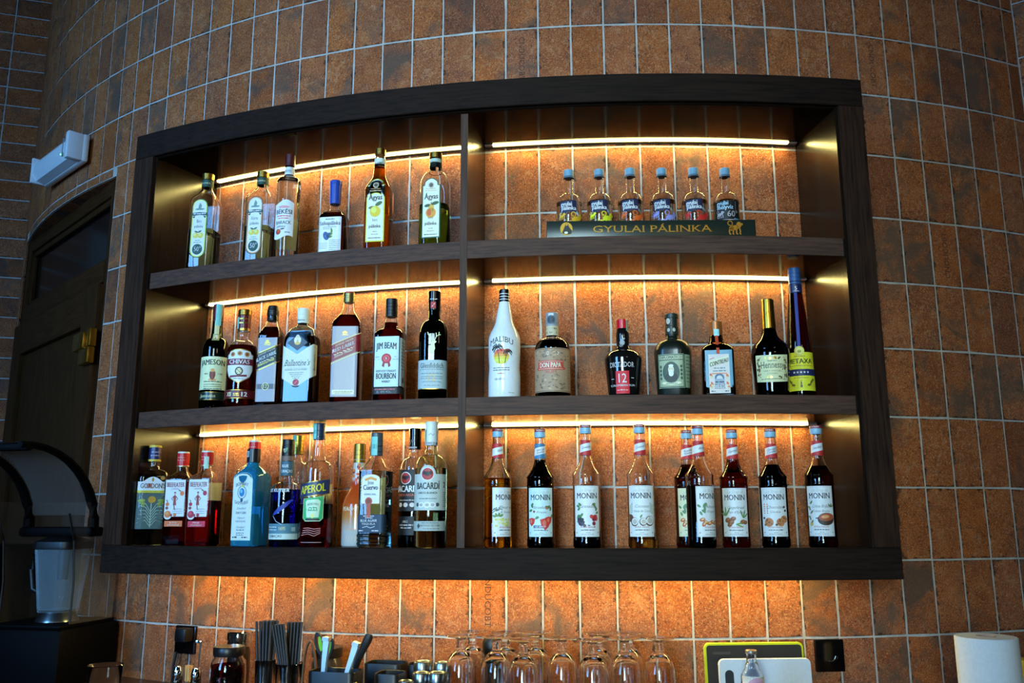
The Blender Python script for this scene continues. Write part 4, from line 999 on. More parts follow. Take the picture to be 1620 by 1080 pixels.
b = Bot('cognac_bottle', 'dark cognac bottle with tall gold capsule and vine framed cream label', 4.07, .2, 2, -4,
        rd((0, .0415), (.03, .0425), (.108, .0495, 's'), (.125, .048, 's'), (.168, .0195, 's'), (.182, .0170), (.25, .0152)), glass('#4a2410'), .17, '#5a2408')
b.cap(.180, .260, .0182, flat('#c39638', .28, 1), .0160, lip=.001); b.rad = .0176; b.stroke([(-.008, .216), (-.003, .222), (0, .226), (.001, .219), (.005, .222), (.008, .216)], .0009, '#6a4a1a'); b.flush(); b.rad = None
b.lab(-.045, .045, lambda u: .034 + 1.6 * u * u, lambda u: .103 + 1.2 * u * u, '#bfc6a0', n=26)
b.T('Hennessy', .001, .070, .0165, '#2c332c', .061, serif=True); b.T('VERY SPECIAL', 0, .0605, .0038, '#6a7058', .046); b.T('COGNAC', 0, .054, .0038, '#6a7058', .026); b.fine(-.011, .011, .087, .0025, '#6a7058', 1)
rng = random.Random(9)
for i in range(46):
    t = rng.random(); sd = rng.choice((-1, 1))
    if i < 30: b.E(sd * rng.uniform(.032, .040), .048 + .048 * t, .0022, .0034, rng.choice(['#4a4232', '#5f5640', '#857a52']), rng.uniform(0, 180), 8)
    else: b.E(rng.uniform(-.02, .022), rng.choice((.0475, .096)) + rng.uniform(-.002, .002), .003, .0022, '#d9b45a', rng.uniform(0, 180), 8)
for sd in (-1, 1): b.stroke([(sd * .03, .046), (sd * .038, .055), (sd * .034, .07), (sd * .039, .085), (sd * .03, .099)], .0012, '#4a4232')
b.fine(-.03, .034, .041, .0024, '#6a7058', 4); b.end()

b = Bot('brandy_bottle', 'tall tapering brandy bottle with blue cap and yellow label, rightmost on middle shelf', 5.62, .17, 2, 0,
        rd((0, .0355), (.03, .0365), (.125, .0335), (.2, .0265), (.3, .0165), (.345, .0145)), CLEAR, .285, '#8a3a10')
b.cap(.285, .31, .0182, flat('#101a44', .35), name='collar_ring'); b.cap(.310, .356, .0168, flat('#1d4478', .35), .0158, ridges=3); b.rad = .0184; b.T('5', .002, .292, .010, '#cdd6e6', .006, bold=.02); b.fine(-.006, .01, .288, .0025, '#9aa8c8', 1); b.flush(); b.rad = None
b.lab(-.004, .004, .128, .285, '#1a2a78', 'seal', .0006, label='blue ribbon'); 
b.lab(-.043, .043, lambda u: .018, lambda u: .120, '#c9c22a', n=24); b.E(0, .124, .0125, .0125, '#aab25a', n=20, off=.0012); b.E(0, .124, .0092, .0092, '#c6c46a', n=18, off=.0014); b.E(0, .122, .005, .004, '#7f8a3a', off=.0016)
b.T('METAXA', 0, .090, .0128, '#20211c', .066, bold=.02); b.fine(-.014, .014, .108, .003, '#8a8420', 1); b.fine(-.032, .032, .083, .0026, '#8a8420', 2)
b.box(-.043, .043, .0575, .075, '#15204c', off=.0009)
def star(b, u, z, r, col, off): b.P([(u + (r if i % 2 == 0 else r * .42) * math.sin(i * PI / 5), z + (r if i % 2 == 0 else r * .42) * math.cos(i * PI / 5)) for i in range(10)], col, off)
for i in range(5): star(b, -.016 + i * .0085, .0665, .0036, '#d4dbe6', .0013)
b.fine(-.018, .018, .051, .0025, '#8a8420', 3); b.E(0, .030, .003, .004, '#4a4a20'); b.E(0, .037, .0018, .006, '#4a4a20'); b.stroke([(-.003, .043), (.003, .046)], .001, '#4a4a20')
for sd in (-1, 1):
    for q in range(5): b.E(sd * (.019 + .0035 * q), .033 + .0035 * q * (1 if q > 1 else .3), .004, .003, '#5a5c28', 40 * q, 8)
b.end()

# ---------------- bottom shelf, left bay
b = Bot('gin_bottle', 'clear gin bottle with blue and yellow cap, leftmost on the bottom shelf', -26.0, .19, 3, 0,
        [(0, .0425, .031, .7, 'l'), (.19, .0455, .032, .7, 'd'), (.215, .02, .02, 1, 's'), (.225, .0155, .0155, 1, 'l'), (.275, .0150, .0150, 1, 'l')], CLEAR, .2, '#e6f0ee')
b.cap(.238, .284, .0172, flat('#1c2656', .35)); b.cap(.238, .245, .0178, flat('#c9a73a', .4), name='cap_band'); b.cap(.279, .286, .0178, flat('#c9a73a', .4), name='cap_rim'); b.rad = .0174; b.fine(-.01, .012, .264, .003, '#8a94b8', 1); b.fine(-.012, .012, .254, .003, '#8a94b8', 2); b.flush(); b.rad = None
b.lab(-.042, .042, lambda u: .147, lambda u: .179 + (.014 * math.cos(u / .026 * PI / 2) if abs(u) < .026 else 0), '#b7cfd8', n=30); b.box(-.042, .042, .147, .154, '#c9b93a'); b.T('LONDON DRY GIN', 0, .1485, .004, '#6a6420', .06, off=.0011)
b.T("GORDON'S", .001, .1605, .0135, '#2a2f38', .067, bold=.01, serif=True); b.T('OR', -.008, .1605, .0135, '#a8453a', .016, bold=.01, serif=True, off=.0013); b.E(.0, .185, .003, .006, '#b88f3e'); b.E(.026, .190, .006, .006, '#9a7a3a', n=10)
b.lab(-.043, .043, .045, .146, '#8fb0a8', 'label', .0003, 26, mat=sheer('#9fc0b8', .35, op=.3), label='frosted botanical print')
for sd in (-1, 1):
    for q in range(6): b.stroke([(sd * .002, .055 + q * .008), (sd * .014, .07 + q * .009), (sd * (.036 - q * .002), .062 + q * .012)], .0016, '#86aaa2')
    for q in range(4): b.leaf(sd * .016, .108 + q * .006, .022, .007, 90 - sd * (50 + q * 14), '#7f9a3a' if q % 2 else '#5c7a3c')
b.E(.001, .128, .011, .010, '#c8a04c', n=9); b.stroke([(0, .05), (0, .118)], .002, '#8fb2aa'); b.end()

def square_gin(label, a, r, face, H, liq, lev, band, word, fruit, full=True):
    b = Bot('gin_bottle', label, a, r, 3, face, [(0, .034, .034, .13, 'l'), (H * .70, .0355, .0355, .14, 's'), (H * .79, .0165, .0165, 1, 'l'), (H * .95, .0152, .0152, 1, 'l')], CLEAR, H * lev, liq)
    b.cap(H * .84, H * .985, .0172, flat('#a01a20', .3), ridges=1); b.cap(H * .98, H, .0166, flat('#d8d0c4', .4), name='cap_top'); b.cap(H * .835, H * .85, .0177, flat('#c8b890', .35, .6), name='cap_band')
    b.back(.029, H * .06, H * .66, '#c9d0cc')
    b.rad = .0174; b.fine(-.009, .011, H * .93, .003, '#d88a80', 1); b.fine(-.009, .011, H * .90, .003, '#d88a80', 2); b.flush(); b.rad = None
    b.lab(-.0295, .0295, lambda u: H * .30 if u > -.008 else H * .30 - math.sqrt(max(0, .0105 ** 2 - (u + .0185) ** 2)) * .8, H * .69, '#ccd8dc', n=24)
    b.T('BEEFEATER', .0005, H * .612, .0125, '#7e1620', .053, bold=.02, serif=True, arc=-1.5); b.T('LONDON', 0, H * .585, .0042, '#7e1620', .022)
    if full:
        M_ = '#7a3324'
        b.P([(-.0045, H * .42), (.0055, H * .42), (.0035, H * .475), (.0045, H * .515), (.0, H * .53), (-.005, H * .515), (-.0035, H * .475)], M_); b.E(0, H * .54, .0026, .0034, '#c99a80'); b.E(0, H * .553, .0032, .0022, '#3a2420')
        b.stroke([(-.004, H * .51), (-.009, H * .49), (-.005, H * .47)], .0022, M_); b.stroke([(.004, H * .51), (.009, H * .49), (.005, H * .47)], .0022, M_); b.stroke([(-.001, H * .42), (.0, H * .385), (.003, H * .37)], .0026, '#5c2a20')
        f1, f2 = ('#b8621e', '#d08a3a') if fruit == 'o' else ('#8c1f34', '#b03a4c')
        b.E(-.0185, H * .325, .0098, .0098, f1, n=16, off=.0009); b.E(-.0205, H * .335, .005, .005, f2, off=.001)
        for x, z_, k in ((-.022, H * .39, .0045), (-.021, H * .43, .0055), (-.008, H * .315, .004), (.003, H * .318, .0048)): b.E(x, z_, k, k, f1 if k > .0045 else '#6d3a24', n=10, off=.0009)
        b.E(.021, H * .545, .0062, .0068, f1, n=12, off=.0009); b.leaf(.018, H * .565, .010, .004, 150, '#5a6a3a'); b.leaf(-.02, H * .45, .009, .0035, 120, '#5a6a3a')
        for q in range(3): b.fine(-.004, .024, H * (.375 - q * .022), .0024, '#7f9098', q)
        b.lab(-.0265, .0265, H * .195, H * .255, band, 'label'); b.T(word[0], 0, H * .228, .0048, '#efdcc8', .022, bold=.01); b.T(word[1], 0, H * .203, .0048, '#efdcc8', .036, bold=.01)
    else:
        b.fine(-.018, .018, H * .5, .003, '#7f9098', 4)
    return b
square_gin('square gin bottle of dark red spirit with orange fruit label', -24.6, .16, 26, .266, '#b02a1c', .66, '#b0602c', ('BLOOD', 'ORANGE'), 'o').end()
b = square_gin('square gin bottle half full of pink spirit with strawberry label', -22.6, .19, 31, .263, '#d8555c', .47, '#a82c44', ('PINK', 'STRAWBERRY'), 's'); stamp(b, .001, .014, .212, .246, .0176, '#8fbcb0'); b.end()
square_gin('square clear gin bottle with red cap standing behind the light blue gin bottle', -20.95, .105, 30, .296, '#eef4f4', .6, '#a01a20', ('', ''), 's', False).end()

b = Bot('gin_bottle', 'light blue square gin bottle with black stopper and arched pale label', -19.78, .2, 3, 40,
        [(0, .0375, .0375, .30, 'l'), (.186, .0390, .0390, .32, 's'), (.222, .0165, .0165, 1, 'l'), (.25, .0152, .0152, 1, 'l')], glass('#3fb4ea', trans=.7), .105, '#d2ecf6')
b.cap(.225, .263, .0182, flat('#101418', .3), name='stopper'); b.rad = .0184; b.box(-.011, .0, .240, .256, '#8fb4bc'); b.box(-.0085, -.0025, .2425, .2535, '#4f7f8c', off=.001); b.flush(); b.rad = None
for (w_, lo_, hi_, c_, of, nm) in ((.033, .016, .197, '#8fc4d0', .0004, 'label'), (.0305, .0185, .1935, '#c9c8a4', .0006, 'border'), (.029, .020, .192, '#a7c6cf', .0008, 'panel')):
    b.lab(-w_, w_, lo_, (lambda w_, hi_: (lambda u: hi_ - .020 * (1 - math.sqrt(max(0, 1 - (u / w_) ** 2)))))(w_, hi_), c_, nm, of, 20)
b.T('BOMBAY', 0, .162, .0088, '#26363c', .043, serif=True, arc=9, off=.0012); b.T('SAPPHIRE', 0, .110, .0085, '#26363c', .046, serif=True, arc=-9, off=.0012)
b.E(0, .143, .0155, .018, '#5c8a94', n=22, off=.0010); b.E(0, .143, .0125, .0150, '#a7c6cf', n=20, off=.0011); b.E(0, .143, .009, .0115, '#1f6ea8', n=14, off=.0012); b.E(-.002, .146, .004, .005, '#5fa8d8', off=.0013); b.E(0, .160, .004, .003, '#c9b93a', off=.0012); b.E(0, .1225, .0045, .0055, '#1d4a66', n=10, off=.0012)
for z_, t_, w2 in ((.098, 'Distilled', .03), (.073, 'Vapour', .026), (.048, 'Distilled', .026)): b.T(t_, 0, z_, .0055, '#3f5f6c', w2, shear=.35, serif=True, off=.0012)
b.T('DRY GIN', 0, .086, .0055, '#26363c', .034, serif=True, bold=.02, off=.0012); b.T('INFUSION', 0, .064, .0045, '#26363c', .032, serif=True, off=.0012)
for z_ in (.042, .034, .029): b.fine(-.013, .013, z_, .003, '#55757f', int(z_ * 1e4), .0012)
b.fine(-.025, -.010, .0225, .0042, '#26363c', 8, .0012); b.fine(.006, .025, .0225, .0042, '#26363c', 9, .0012); b.end()

b = Bot('liqueur_bottle', 'deep blue liqueur bottle with black cap and banded neck', -18.03, .19, 3, 32,
        rd((0, .0405), (.145, .0415, 'd'), (.170, .0215, 's'), (.180, .0185, 's'), (.19, .0165), (.26, .0150)), CLEAR, .150, '#2446d0')
b.lab(-.055, .055, .188, .226, '#2c5468', 'neck_label', rad=.0172); b.T('BLUE', .003, .210, .0075, '#b7ccd2', .018, bold=.02); b.T('CURAÇAO', .006, .196, .0075, '#b7ccd2', .034, bold=.02)
b.lab(-.05, .05, .228, .241, '#5c5450', 'collar', rad=.0162); b.cap(.241, .286, .0168, BLACK, ridges=3); b.rad = .017; b.leaf(-.002, .25, .016, .008, 55, '#4f7a5c'); b.leaf(.001, .25, .012, .006, 110, '#b8b09a'); b.flush(); b.rad = None
stamp(b, -.021, -.012, .226, .270, .0182)
b.bare(); b.T('DE KUYPER', .0, .1435, .0088, '#bcd0da', .062, bold=.03); b.leaf(-.013, .082, .066, .012, 38, '#122c86'); b.stroke([(-.013, .082), (.038, .122)], .001, '#6f94d8'); b.stroke([(-.012, .08), (-.002, .066), (.014, .058)], .0012, '#8fb0e0')
b.lab(-.04, .062, .034, .060, '#3f6f84', 'label'); b.fine(-.03, .0, .050, .003, '#a9c4cc', 1); b.fine(-.03, .002, .043, .003, '#a9c4cc', 2); b.T('1695', .016, .043, .009, '#a3b48f', .017, bold=.02); b.fine(.04, .052, .04, .012, '#7fa3ad', 5)
b.lab(-.04, .062, .019, .034, '#9dbfc0', 'label'); b.T('CURAÇAO', -.004, .0245, .0065, '#26424c', .04, bold=.01); b.end()

b = Bot('spirit_bottle', 'clear bottle with gold cap half hidden behind the blue liqueur', -18.48, .1, 3, 0,
        rd((0, .042), (.19, .042, 'd'), (.232, .0185, 's'), (.245, .0150), (.30, .0145)), CLEAR, .12, '#f0f4ee')
b.cap(.252, .306, .0172, flat('#a88f3c', .35, .8), ridges=4); stamp(b, -.017, -.005, .29, .306, .0174, '#4f9a94'); b.end()

b = Bot('aperitif_bottle', 'clear bottle a third full of red aperitif with slanted blue and yellow label', -16.45, .19, 3, 12,
        rd((0, .0455), (.09, .0455), (.196, .0425, 'd'), (.226, .0235, 's'), (.240, .0195), (.275, .0168), (.318, .0150)), CLEAR, .112, '#b3201a')
b.back(.05, .03, .165); b.cap(.283, .328, .0168, flat('#1a2844', .35), ridges=2); stamp(b, -.02, -.004, .284, .326, .0170)
b.lab(-.052, .046, lambda u: .132 + .14 * u, lambda u: .170 + .16 * u, '#1e2f52', n=26, rough=.4); b.box(-.052, .046, .1312, .1328, '#c8a04c', slope=.14, off=.0008); b.box(-.052, .046, .1685, .170, '#c8a04c', slope=.16, off=.0008)
b.T('APEROL', -.004, .1405, .0205, '#d8b928', .073, bold=.035, slope=.15); 
gl = lambda u: .066 + (abs(u) - .020) * 1.0 if abs(u) > .020 else .066
b.lab(-.028, .028, gl, lambda u: .128 + .14 * u, '#c9cfa8', 'label', .0005, 20); b.lab(-.0265, .0265, lambda u: gl(u) + .0015, lambda u: .1275 + .14 * u, '#2f9a5c', 'panel', .0007, 20)
b.P([(-.016, .076), (.016, .076), (.02, .118), (.014, .123), (-.014, .122), (-.02, .117)], '#9fc9b4', .0010); b.T('APERITIVO', 0, .108, .0058, '#2c5a48', .030, arc=10, serif=True, off=.0013); b.fine(-.01, .01, .1, .004, '#4f8a70', 2, .0012); b.fine(-.012, .012, .093, .003, '#4f8a70', 3, .0012); b.E(0, .080, .005, .006, '#d8cf7a', off=.0013, n=10); b.box(-.018, .018, .068, .0735, '#1c2c28', off=.0012)
b.bare(); 
for q in range(4): b.stroke([(-.03 + q * .002, .030 + q * .006), (-.01, .034 + q * .005), (.006, .028 + q * .006), (.022, .036 + q * .004)], .0013, '#b78a8a')
b.box(-.032, .026, .0115, .0125, '#c4a0a0'); b.end()

def gradient_bottle():
    m, nt, bs = nodes('orange_fade_lacquer'); L = nt.links.new
    tc = nt.nodes.new('ShaderNodeTexCoord'); sp = nt.nodes.new('ShaderNodeSeparateXYZ'); L(tc.outputs['Object'], sp.inputs[0])
    mr = nt.nodes.new('ShaderNodeMapRange'); mr.inputs[1].default_value = 0; mr.inputs[2].default_value = .274; L(sp.outputs[2], mr.inputs[0])
    r = ramp(nt, [(.0, C('#c8c6c0')), (.14, C('#c9c2ba')), (.28, C('#d2884a')), (.42, C('#c8521c')), (.62, C('#c2401a')), (.645, C('#c8bcb0')), (1, C('#cfc6bc'))]); L(mr.outputs[0], r.inputs[0])
    L(r.outputs[0], bs.inputs['Base Color']); bs.inputs['Roughness'].default_value = .15; bs.inputs['Coat Weight'].default_value = .4
    return m
b = Bot('liqueur_bottle', 'orange fading to white lacquered liqueur bottle behind the silver tequila', -14.78, .14, 3, 14,
        rd((0, .042), (.10, .0425, 'd'), (.115, .040, 's'), (.168, .0185, 'l'), (.225, .0155), (.26, .0150)), gradient_bottle(), body='lacquered_body')
b.cap(.222, .274, .0165, flat('#9c7f3a', .35, .8), ridges=3)
for i in range(9): b.E(random.uniform(-.014, .014), .176 + i * .005, .0038, .005, ('#b8401c', '#6a2a1a', '#c8682c')[i % 3], 25 * i, 9)
b.T('PEACHTREE', -.002, .093, .011, '#d8b89a', .066, bold=.02); b.fine(-.02, .025, .044, .003, '#b09078', 2)
for i in range(6): b.stroke([(-.022 + i * .009, .012), (-.02 + i * .009, .028)], .0018, '#a9a49c')
b.end()

b = Bot('tequila_bottle', 'square silver tequila bottle with cream arched label and blue base label', -13.5, .2, 3, 22,
        [(0, .0385, .036, .45, 'l'), (.010, .0400, .0375, .45, 'l'), (.013, .0385, .036, .45, 'l'), (.020, .0400, .0375, .45, 'l'), (.023, .0385, .036, .45, 'l'), (.030, .0400, .0375, .45, 's'), (.036, .0362, .0338, .28, 'l'), (.196, .0372, .0345, .30, 's'), (.232, .0165, .0165, 1, 'l'), (.282, .0150, .0150, 1, 'l')], CLEAR, .195, '#dcecea')
b.back(.031, .04, .175, '#c3d3cc'); b.cap(.236, .296, .0166, flat('#37454c', .35), ridges=3); stamp(b, -.009, .008, .236, .285, .0169)
b.lab(-.0255, .0255, .110, lambda u: .186 - (.012 * (1 - math.sqrt(max(0, 1 - (u / .0256) ** 2)))), '#b88f5a', n=20); b.lab(-.0245, .0245, .111, lambda u: .185 - (.012 * (1 - math.sqrt(max(0, 1 - (u / .0246) ** 2)))), '#c6d8d8', 'panel', .0006, 20)
b.P([(-.017, .174), (0, .180), (.017, .174), (.015, .168), (0, .173), (-.015, .168)], '#b8873a'); b.T('Jose', 0, .160, .0095, '#22292c', .017, bold=.01, serif=True, off=.0013); b.T('Cuervo', 0, .146, .0125, '#22292c', .041, bold=.025, serif=True, off=.0013); b.T('ESPECIAL', 0, .132, .0045, '#3f5f6c', .033, bold=.02, off=.0013)
b.lab(-.0105, .0015, .075, .112, '#8c4a34', 'seal', .0009); b.E(-.0045, .117, .010, .010, '#8c4a34', n=18, off=.0012); b.E(-.0045, .117, .0065, .0065, '#6a3222', n=14, off=.0014)
b.lab(-.036, .052, .037, .083, '#20374e', 'label'); b.T('BLUE AGAVE', -.003, .0645, .0062, '#d3dde0', .046, bold=.03, serif=True); b.fine(-.018, .012, .078, .0026, '#a9b8c2', 1); b.fine(-.013, .008, .0735, .0024, '#a9b8c2', 2); b.T('TEQUILA', -.003, .057, .0048, '#a9b8c2', .038, serif=True); b.stroke([(-.02, .050), (-.008, .053), (.002, .049), (.014, .053)], .0012, '#c4ced4'); b.fine(-.03, -.018, .041, .003, '#a9b8c2', 4); b.fine(.006, .024, .041, .003, '#a9b8c2', 5)
b.end()

def bat(b, u, z, k, off):
    b.E(u, z, .0165 * k, .0165 * k, '#c3ccd0', n=24, off=off); b.E(u, z, .0145 * k, .0145 * k, '#8a2a2c', n=22, off=off + .0002)
    for sd in (-1, 1): b.P([(u, z + .002 * k), (u + sd * .004 * k, z + .006 * k), (u + sd * .009 * k, z + .008 * k), (u + sd * .012 * k, z + .002 * k), (u + sd * .009 * k, z - .002 * k), (u + sd * .006 * k, z - .001 * k), (u + sd * .003 * k, z - .005 * k), (u, z - .004 * k)], '#1c1a1c', off + .0004)
    b.E(u, z + .004 * k, .0022 * k, .0035 * k, '#1c1a1c', off=off + .0005, n=8)
rum = lambda R0: rd((0, R0), (.195, R0 - .0005, 'd'), (.235, .0185, 's'), (.25, .0150), (.305, .0145))
b = Bot('rum_bottle', 'clear rum bottle with black cap and black label, behind the white capped rum', -12.12, .125, 3, 32, rum(.042), CLEAR, .15, '#4a1e10')
b.cap(.256, .314, .0168, GLOSSK, ridges=3); b.rad = .017; b.stroke([(-.006, .268), (0, .282), (.002, .274), (.008, .284)], .0012, '#7a8288'); b.box(-.014, .014, .2585, .263, '#7a8288'); b.flush(); b.rad = None
b.lab(-.06, .06, .092, .200, '#15161a', n=26); bat(b, -.002, .178, 1.0, .0008); b.T('BACARDÍ', 0, .142, .0165, '#ccd4d6', .074, bold=.035); b.T('CARTA NEGRA', 0, .131, .006, '#a05a48', .056, bold=.02); b.stroke([(-.03, .126), (.03, .126)], .0008, '#9aa4a8'); b.fine(-.024, .024, .119, .003, '#9aa4a8', 2)
for u_ in (-.018, 0, .018): b.E(u_, .108, .007, .006, '#a8aeb0', n=12)
b.lab(-.06, .06, .03, .078, '#101114', 'label'); b.T('1862', .0, .062, .006, '#9aa4a8', .016); b.fine(-.02, .022, .054, .004, '#8a9498', 4); b.fine(-.015, .018, .047, .004, '#8a9498', 5); b.end()
b = Bot('rum_bottle', 'clear rum bottle with white cap and pale label beside the cabinet divider', -10.92, .207, 3, 12, rum(.042), glass('#f4ffe8'), .2, '#eef4ea')
b.cap(.259, .321, .0168, flat('#a9c0c6', .4), ridges=1); b.rad = .017; b.box(-.02, .02, .2615, .2665, '#26343c'); b.fine(-.016, .016, .2628, .0025, '#c3d2d6', 1, .0011); b.stroke([(-.004, .285), (.002, .29), (.006, .284), (.011, .289)], .0012, '#4f646c'); b.flush(); b.rad = None
stamp(b, -.022, -.010, .268, .300, .0172, '#5f9a8c')
b.lab(-.05, .058, .093, lambda u: .184 + (.0225 * math.sqrt(max(0, 1 - (u / .021) ** 2)) if abs(u) < .021 else 0), '#97b0b2', n=54, m=5); bat(b, 0, .184, 1.05, .0008); b.T('BACARDÍ', .001, .146, .0165, '#1c2a30', .062, bold=.04); b.T('CARTA BLANCA', 0, .134, .0052, '#34464c', .052, bold=.02); b.stroke([(-.032, .1285), (.03, .1285)], .0007, '#5c7278'); b.fine(-.022, .024, .121, .0026, '#4a6066', 2)
for u_, k in ((-.016, 1), (0, 1.1), (.014, 1)): b.E(u_, .1065, .009 * k, .007 * k, '#c3cdcf', n=14); b.E(u_, .1065, .005, .004, '#8a989c', n=10, off=.001)
for u_ in (-.028, .027): b.E(u_, .107, .005, .005, '#34464c', n=10)
b.T('2', .047, .15, .014, '#2c3c42', .008, bold=.03)
for q in range(8): b.fine(.043, .055, .137 - q * .005, .0022, '#4a6066', q)
b.lab(-.052, .056, .042, .066, '#87a0a2', 'label'); b.T('SANTIAGO DE CUBA', .008, .053, .0045, '#34464c', .052); b.fine(-.014, .03, .0605, .003, '#5c7278', 3); b.fine(-.01, .034, .046, .003, '#5c7278', 4); b.P([(-.028, .054), (-.023, .061), (-.018, .054), (-.023, .047)], '#34464c'); b.end()

# ---------------- bottom shelf, right bay: syrups
def syrup(label, a, r, H, face, fill, liq, paper, collar, names, art, neck, behind=False):
    b = Bot('syrup_bottle', label, a, r, 3, face,
            rd((0, .0355), (H * .06, .0358), (H * .085, .0345), (H * .495, .0345), (H * .51, .0362), (H * .525, .0350), (H * .572, .0350), (H * .585, .0362), (H * .597, .034, 'q'), (H * .75, .0150), (H * .87, .0135), (H * .965, .0132)), CLEAR, H * fill, liq, group='flavoured syrups on the bottom shelf')
    b.cap(H * .925, H * .975, .0152, flat('#6fa3bf', .4), ridges=1); b.cap(H * .972, H, .0150, flat('#6e1f2c', .4), name='cap_top'); b.rad = .0151; b.T('MONIN', 0, H * .979, .0042, '#c9a8a8', .02, bold=.03); b.flush(); b.rad = None
    b.lab(-.047, .047, H * .745, H * .87, '#b9d0d4', 'collar', .0005, 18); sl = .22
    def band(zc, col):
        b.P([(-.047, zc[0][0]), (0, zc[0][1]), (.047, zc[0][2]), (.047, zc[1][2]), (0, zc[1][1]), (-.047, zc[1][0])], col)
    for z0, z1 in ((H * .745, H * .775), (H * .838, H * .87)): pass
    n = 12
    for i in range(n):
        u0_, u1_ = -.047 + .094 * i / n, -.047 + .094 * (i + 1) / n
        b.P([(u0_, H * .745), (u1_, H * .745), (u1_, max(H * .747, H * .778 + sl * u1_)), (u0_, max(H * .747, H * .778 + sl * u0_))], collar)
        b.P([(u0_, min(H * .868, H * .842 + sl * u0_)), (u1_, min(H * .868, H * .842 + sl * u1_)), (u1_, H * .87), (u0_, H * .87)], collar)
    for q, t_ in enumerate(neck): b.T(t_, .001, H * (.803 - .014 * (len(neck) - 1) / 1 * 0 - q * .022 + (.008 if len(neck) > 1 else 0)), .0058, '#3a3f4c', min(.022, .0042 * len(t_)), shear=.3, slope=sl, serif=True)
    b.lab(-.0355, .0355, H * .088, H * .493, paper, n=22); k = '#8c989a'
    for e in (-.0335, .0335): b.stroke([(e, H * .097), (e, H * .484)], .0006, k)
    for e in (H * .097, H * .484): b.stroke([(x, e) for x in (-.0335, -.02, -.01, 0, .01, .02, .0335)], .0006, k)
    b.T('Le Sirop de', .001, H * .446, .0085, '#9aa6ac', .040, shear=.35, serif=True); b.T('MONIN', 0, H * .392, .0135, '#262230', .054, bold=.012, serif=True)
    for q, t_ in enumerate(names): b.T(t_, .002, H * (.318 - q * .036), .0072 if q == 0 else .0055, '#5c686e', min(.042, .0052 * len(t_) * (1 if q == 0 else .8)), shear=.3, serif=True)
    art(b, H)
    b.T('Arôme Naturel', 0, H * .158, .0055, '#8a5a64', .036, shear=.25, serif=True); b.fine(-.017, .019, H * .137, .003, '#5c686e', 3); b.fine(-.004, .006, H * .118, .002, '#8a9498', 4); b.fine(-.016, .016, H * .105, .002, '#8a9498', 5)
    b.fine(-.031, -.027, H * .115, .004, '#8a9498', 6); b.fine(.027, .031, H * .115, .004, '#8a9498', 7)
    return b.end()
def art_elder(b, H):
    rng = random.Random(1)
    for i in range(26): b.E(rng.uniform(-.026, .010), H * rng.uniform(.175, .235), .0035, .003, rng.choice(['#b7c07a', '#c9cc9a', '#9aae5c']), 0, 8)
    for q in (200, 165, 140, 110, 60, 25): b.stroke([(-.022, H * .30), (-.022 + .008 * math.cos(R_(q)), H * .30 + .007 * math.sin(R_(q)) + .002), (-.022 + .014 * math.cos(R_(q)), H * .30 + .010 * math.sin(R_(q)) - .002)], .002, '#3f5a50')
    for q in range(4): b.leaf(-.016 - q * .003, H * .25, .011, .006, 40 + q * 40, '#4f7a44')
def art_straw(b, H):
    for u, z, k in ((-.024, .215, .9), (.012, .20, 1.25), (.022, .225, .9)):
        b.P([(u - .011 * k, H * z + .007 * k), (u, H * z + .010 * k), (u + .011 * k, H * z + .007 * k), (u + .008 * k, H * z - .006 * k), (u, H * z - .014 * k), (u - .008 * k, H * z - .006 * k)], '#a8322c'); b.E(u - .002, H * z, .004 * k, .006 * k, '#cc6a5a', off=.0009)
    for u, z, r in ((-.025, .335, 60), (-.02, .325, 120), (-.022, .31, 200), (.018, .32, 45), (.026, .30, 80), (.022, .33, 170), (.03, .24, 70), (-.014, .235, 30)): b.leaf(u, H * z, .011, .0065, r, '#3f6f44')
    b.E(.016, H * .325, .004, .004, '#b5603a', n=8); b.E(-.017, H * .295, .003, .003, '#7a2a24', n=8)
    b.box(-.019, .019, H * .158, H * .182, '#2a6f98'); b.T('LE SIROP', 0, H * .163, .0045, '#cfe0e8', .026, bold=.02, off=.0013)
def art_gren(b, H):
    rng = random.Random(4)
    for i in range(9): b.leaf(-.022 + rng.uniform(-.006, .008), H * rng.uniform(.22, .36), .010, .006, rng.uniform(0, 180), '#3f6f44')
    for i in range(12): b.E(-.014 + rng.uniform(-.01, .01), H * rng.uniform(.175, .23), .0042, .0042, rng.choice(['#30303c', '#3f4250', '#23242e']), 0, 9)
    for i in range(8): b.E(.016 + rng.uniform(-.007, .01), H * rng.uniform(.19, .25), .005, .005, rng.choice(['#8c2a2c', '#a8403a', '#6a2030']), 0, 9)
    for i in range(5): b.leaf(.022, H * (.27 + .02 * i), .010, .0055, 30 + 40 * i, '#4a6a3c')
    b.stroke([(-.012, H * .18), (.004, H * .178), (.02, H * .165)], .0022, '#3a3a30')
def art_coco(b, H):
    for u, z, k, f in ((-.018, .205, 1, 1), (.004, .205, .9, 1), (.021, .212, 1.15, 1), (-.03, .235, .9, 0)):
        b.E(u, H * z, .0105 * k, .011 * k, '#4f3a2c', n=14)
        if f: b.E(u + .001, H * z + .001, .0088 * k, .009 * k, '#d3d6cc', n=14, off=.0009); b.E(u + .001, H * z + .0005, .0062 * k, .006 * k, '#98a39c', n=12, off=.0010)
    for sd in (-1, 1):
        for q in range(6): b.stroke([(sd * .032, H * (.27 + q * .012)), (sd * (.022), H * (.285 + q * .014))], .0013, '#5f8a5a')
    b.leaf(-.003, H * .235, .01, .004, 60, '#4a6a3c')
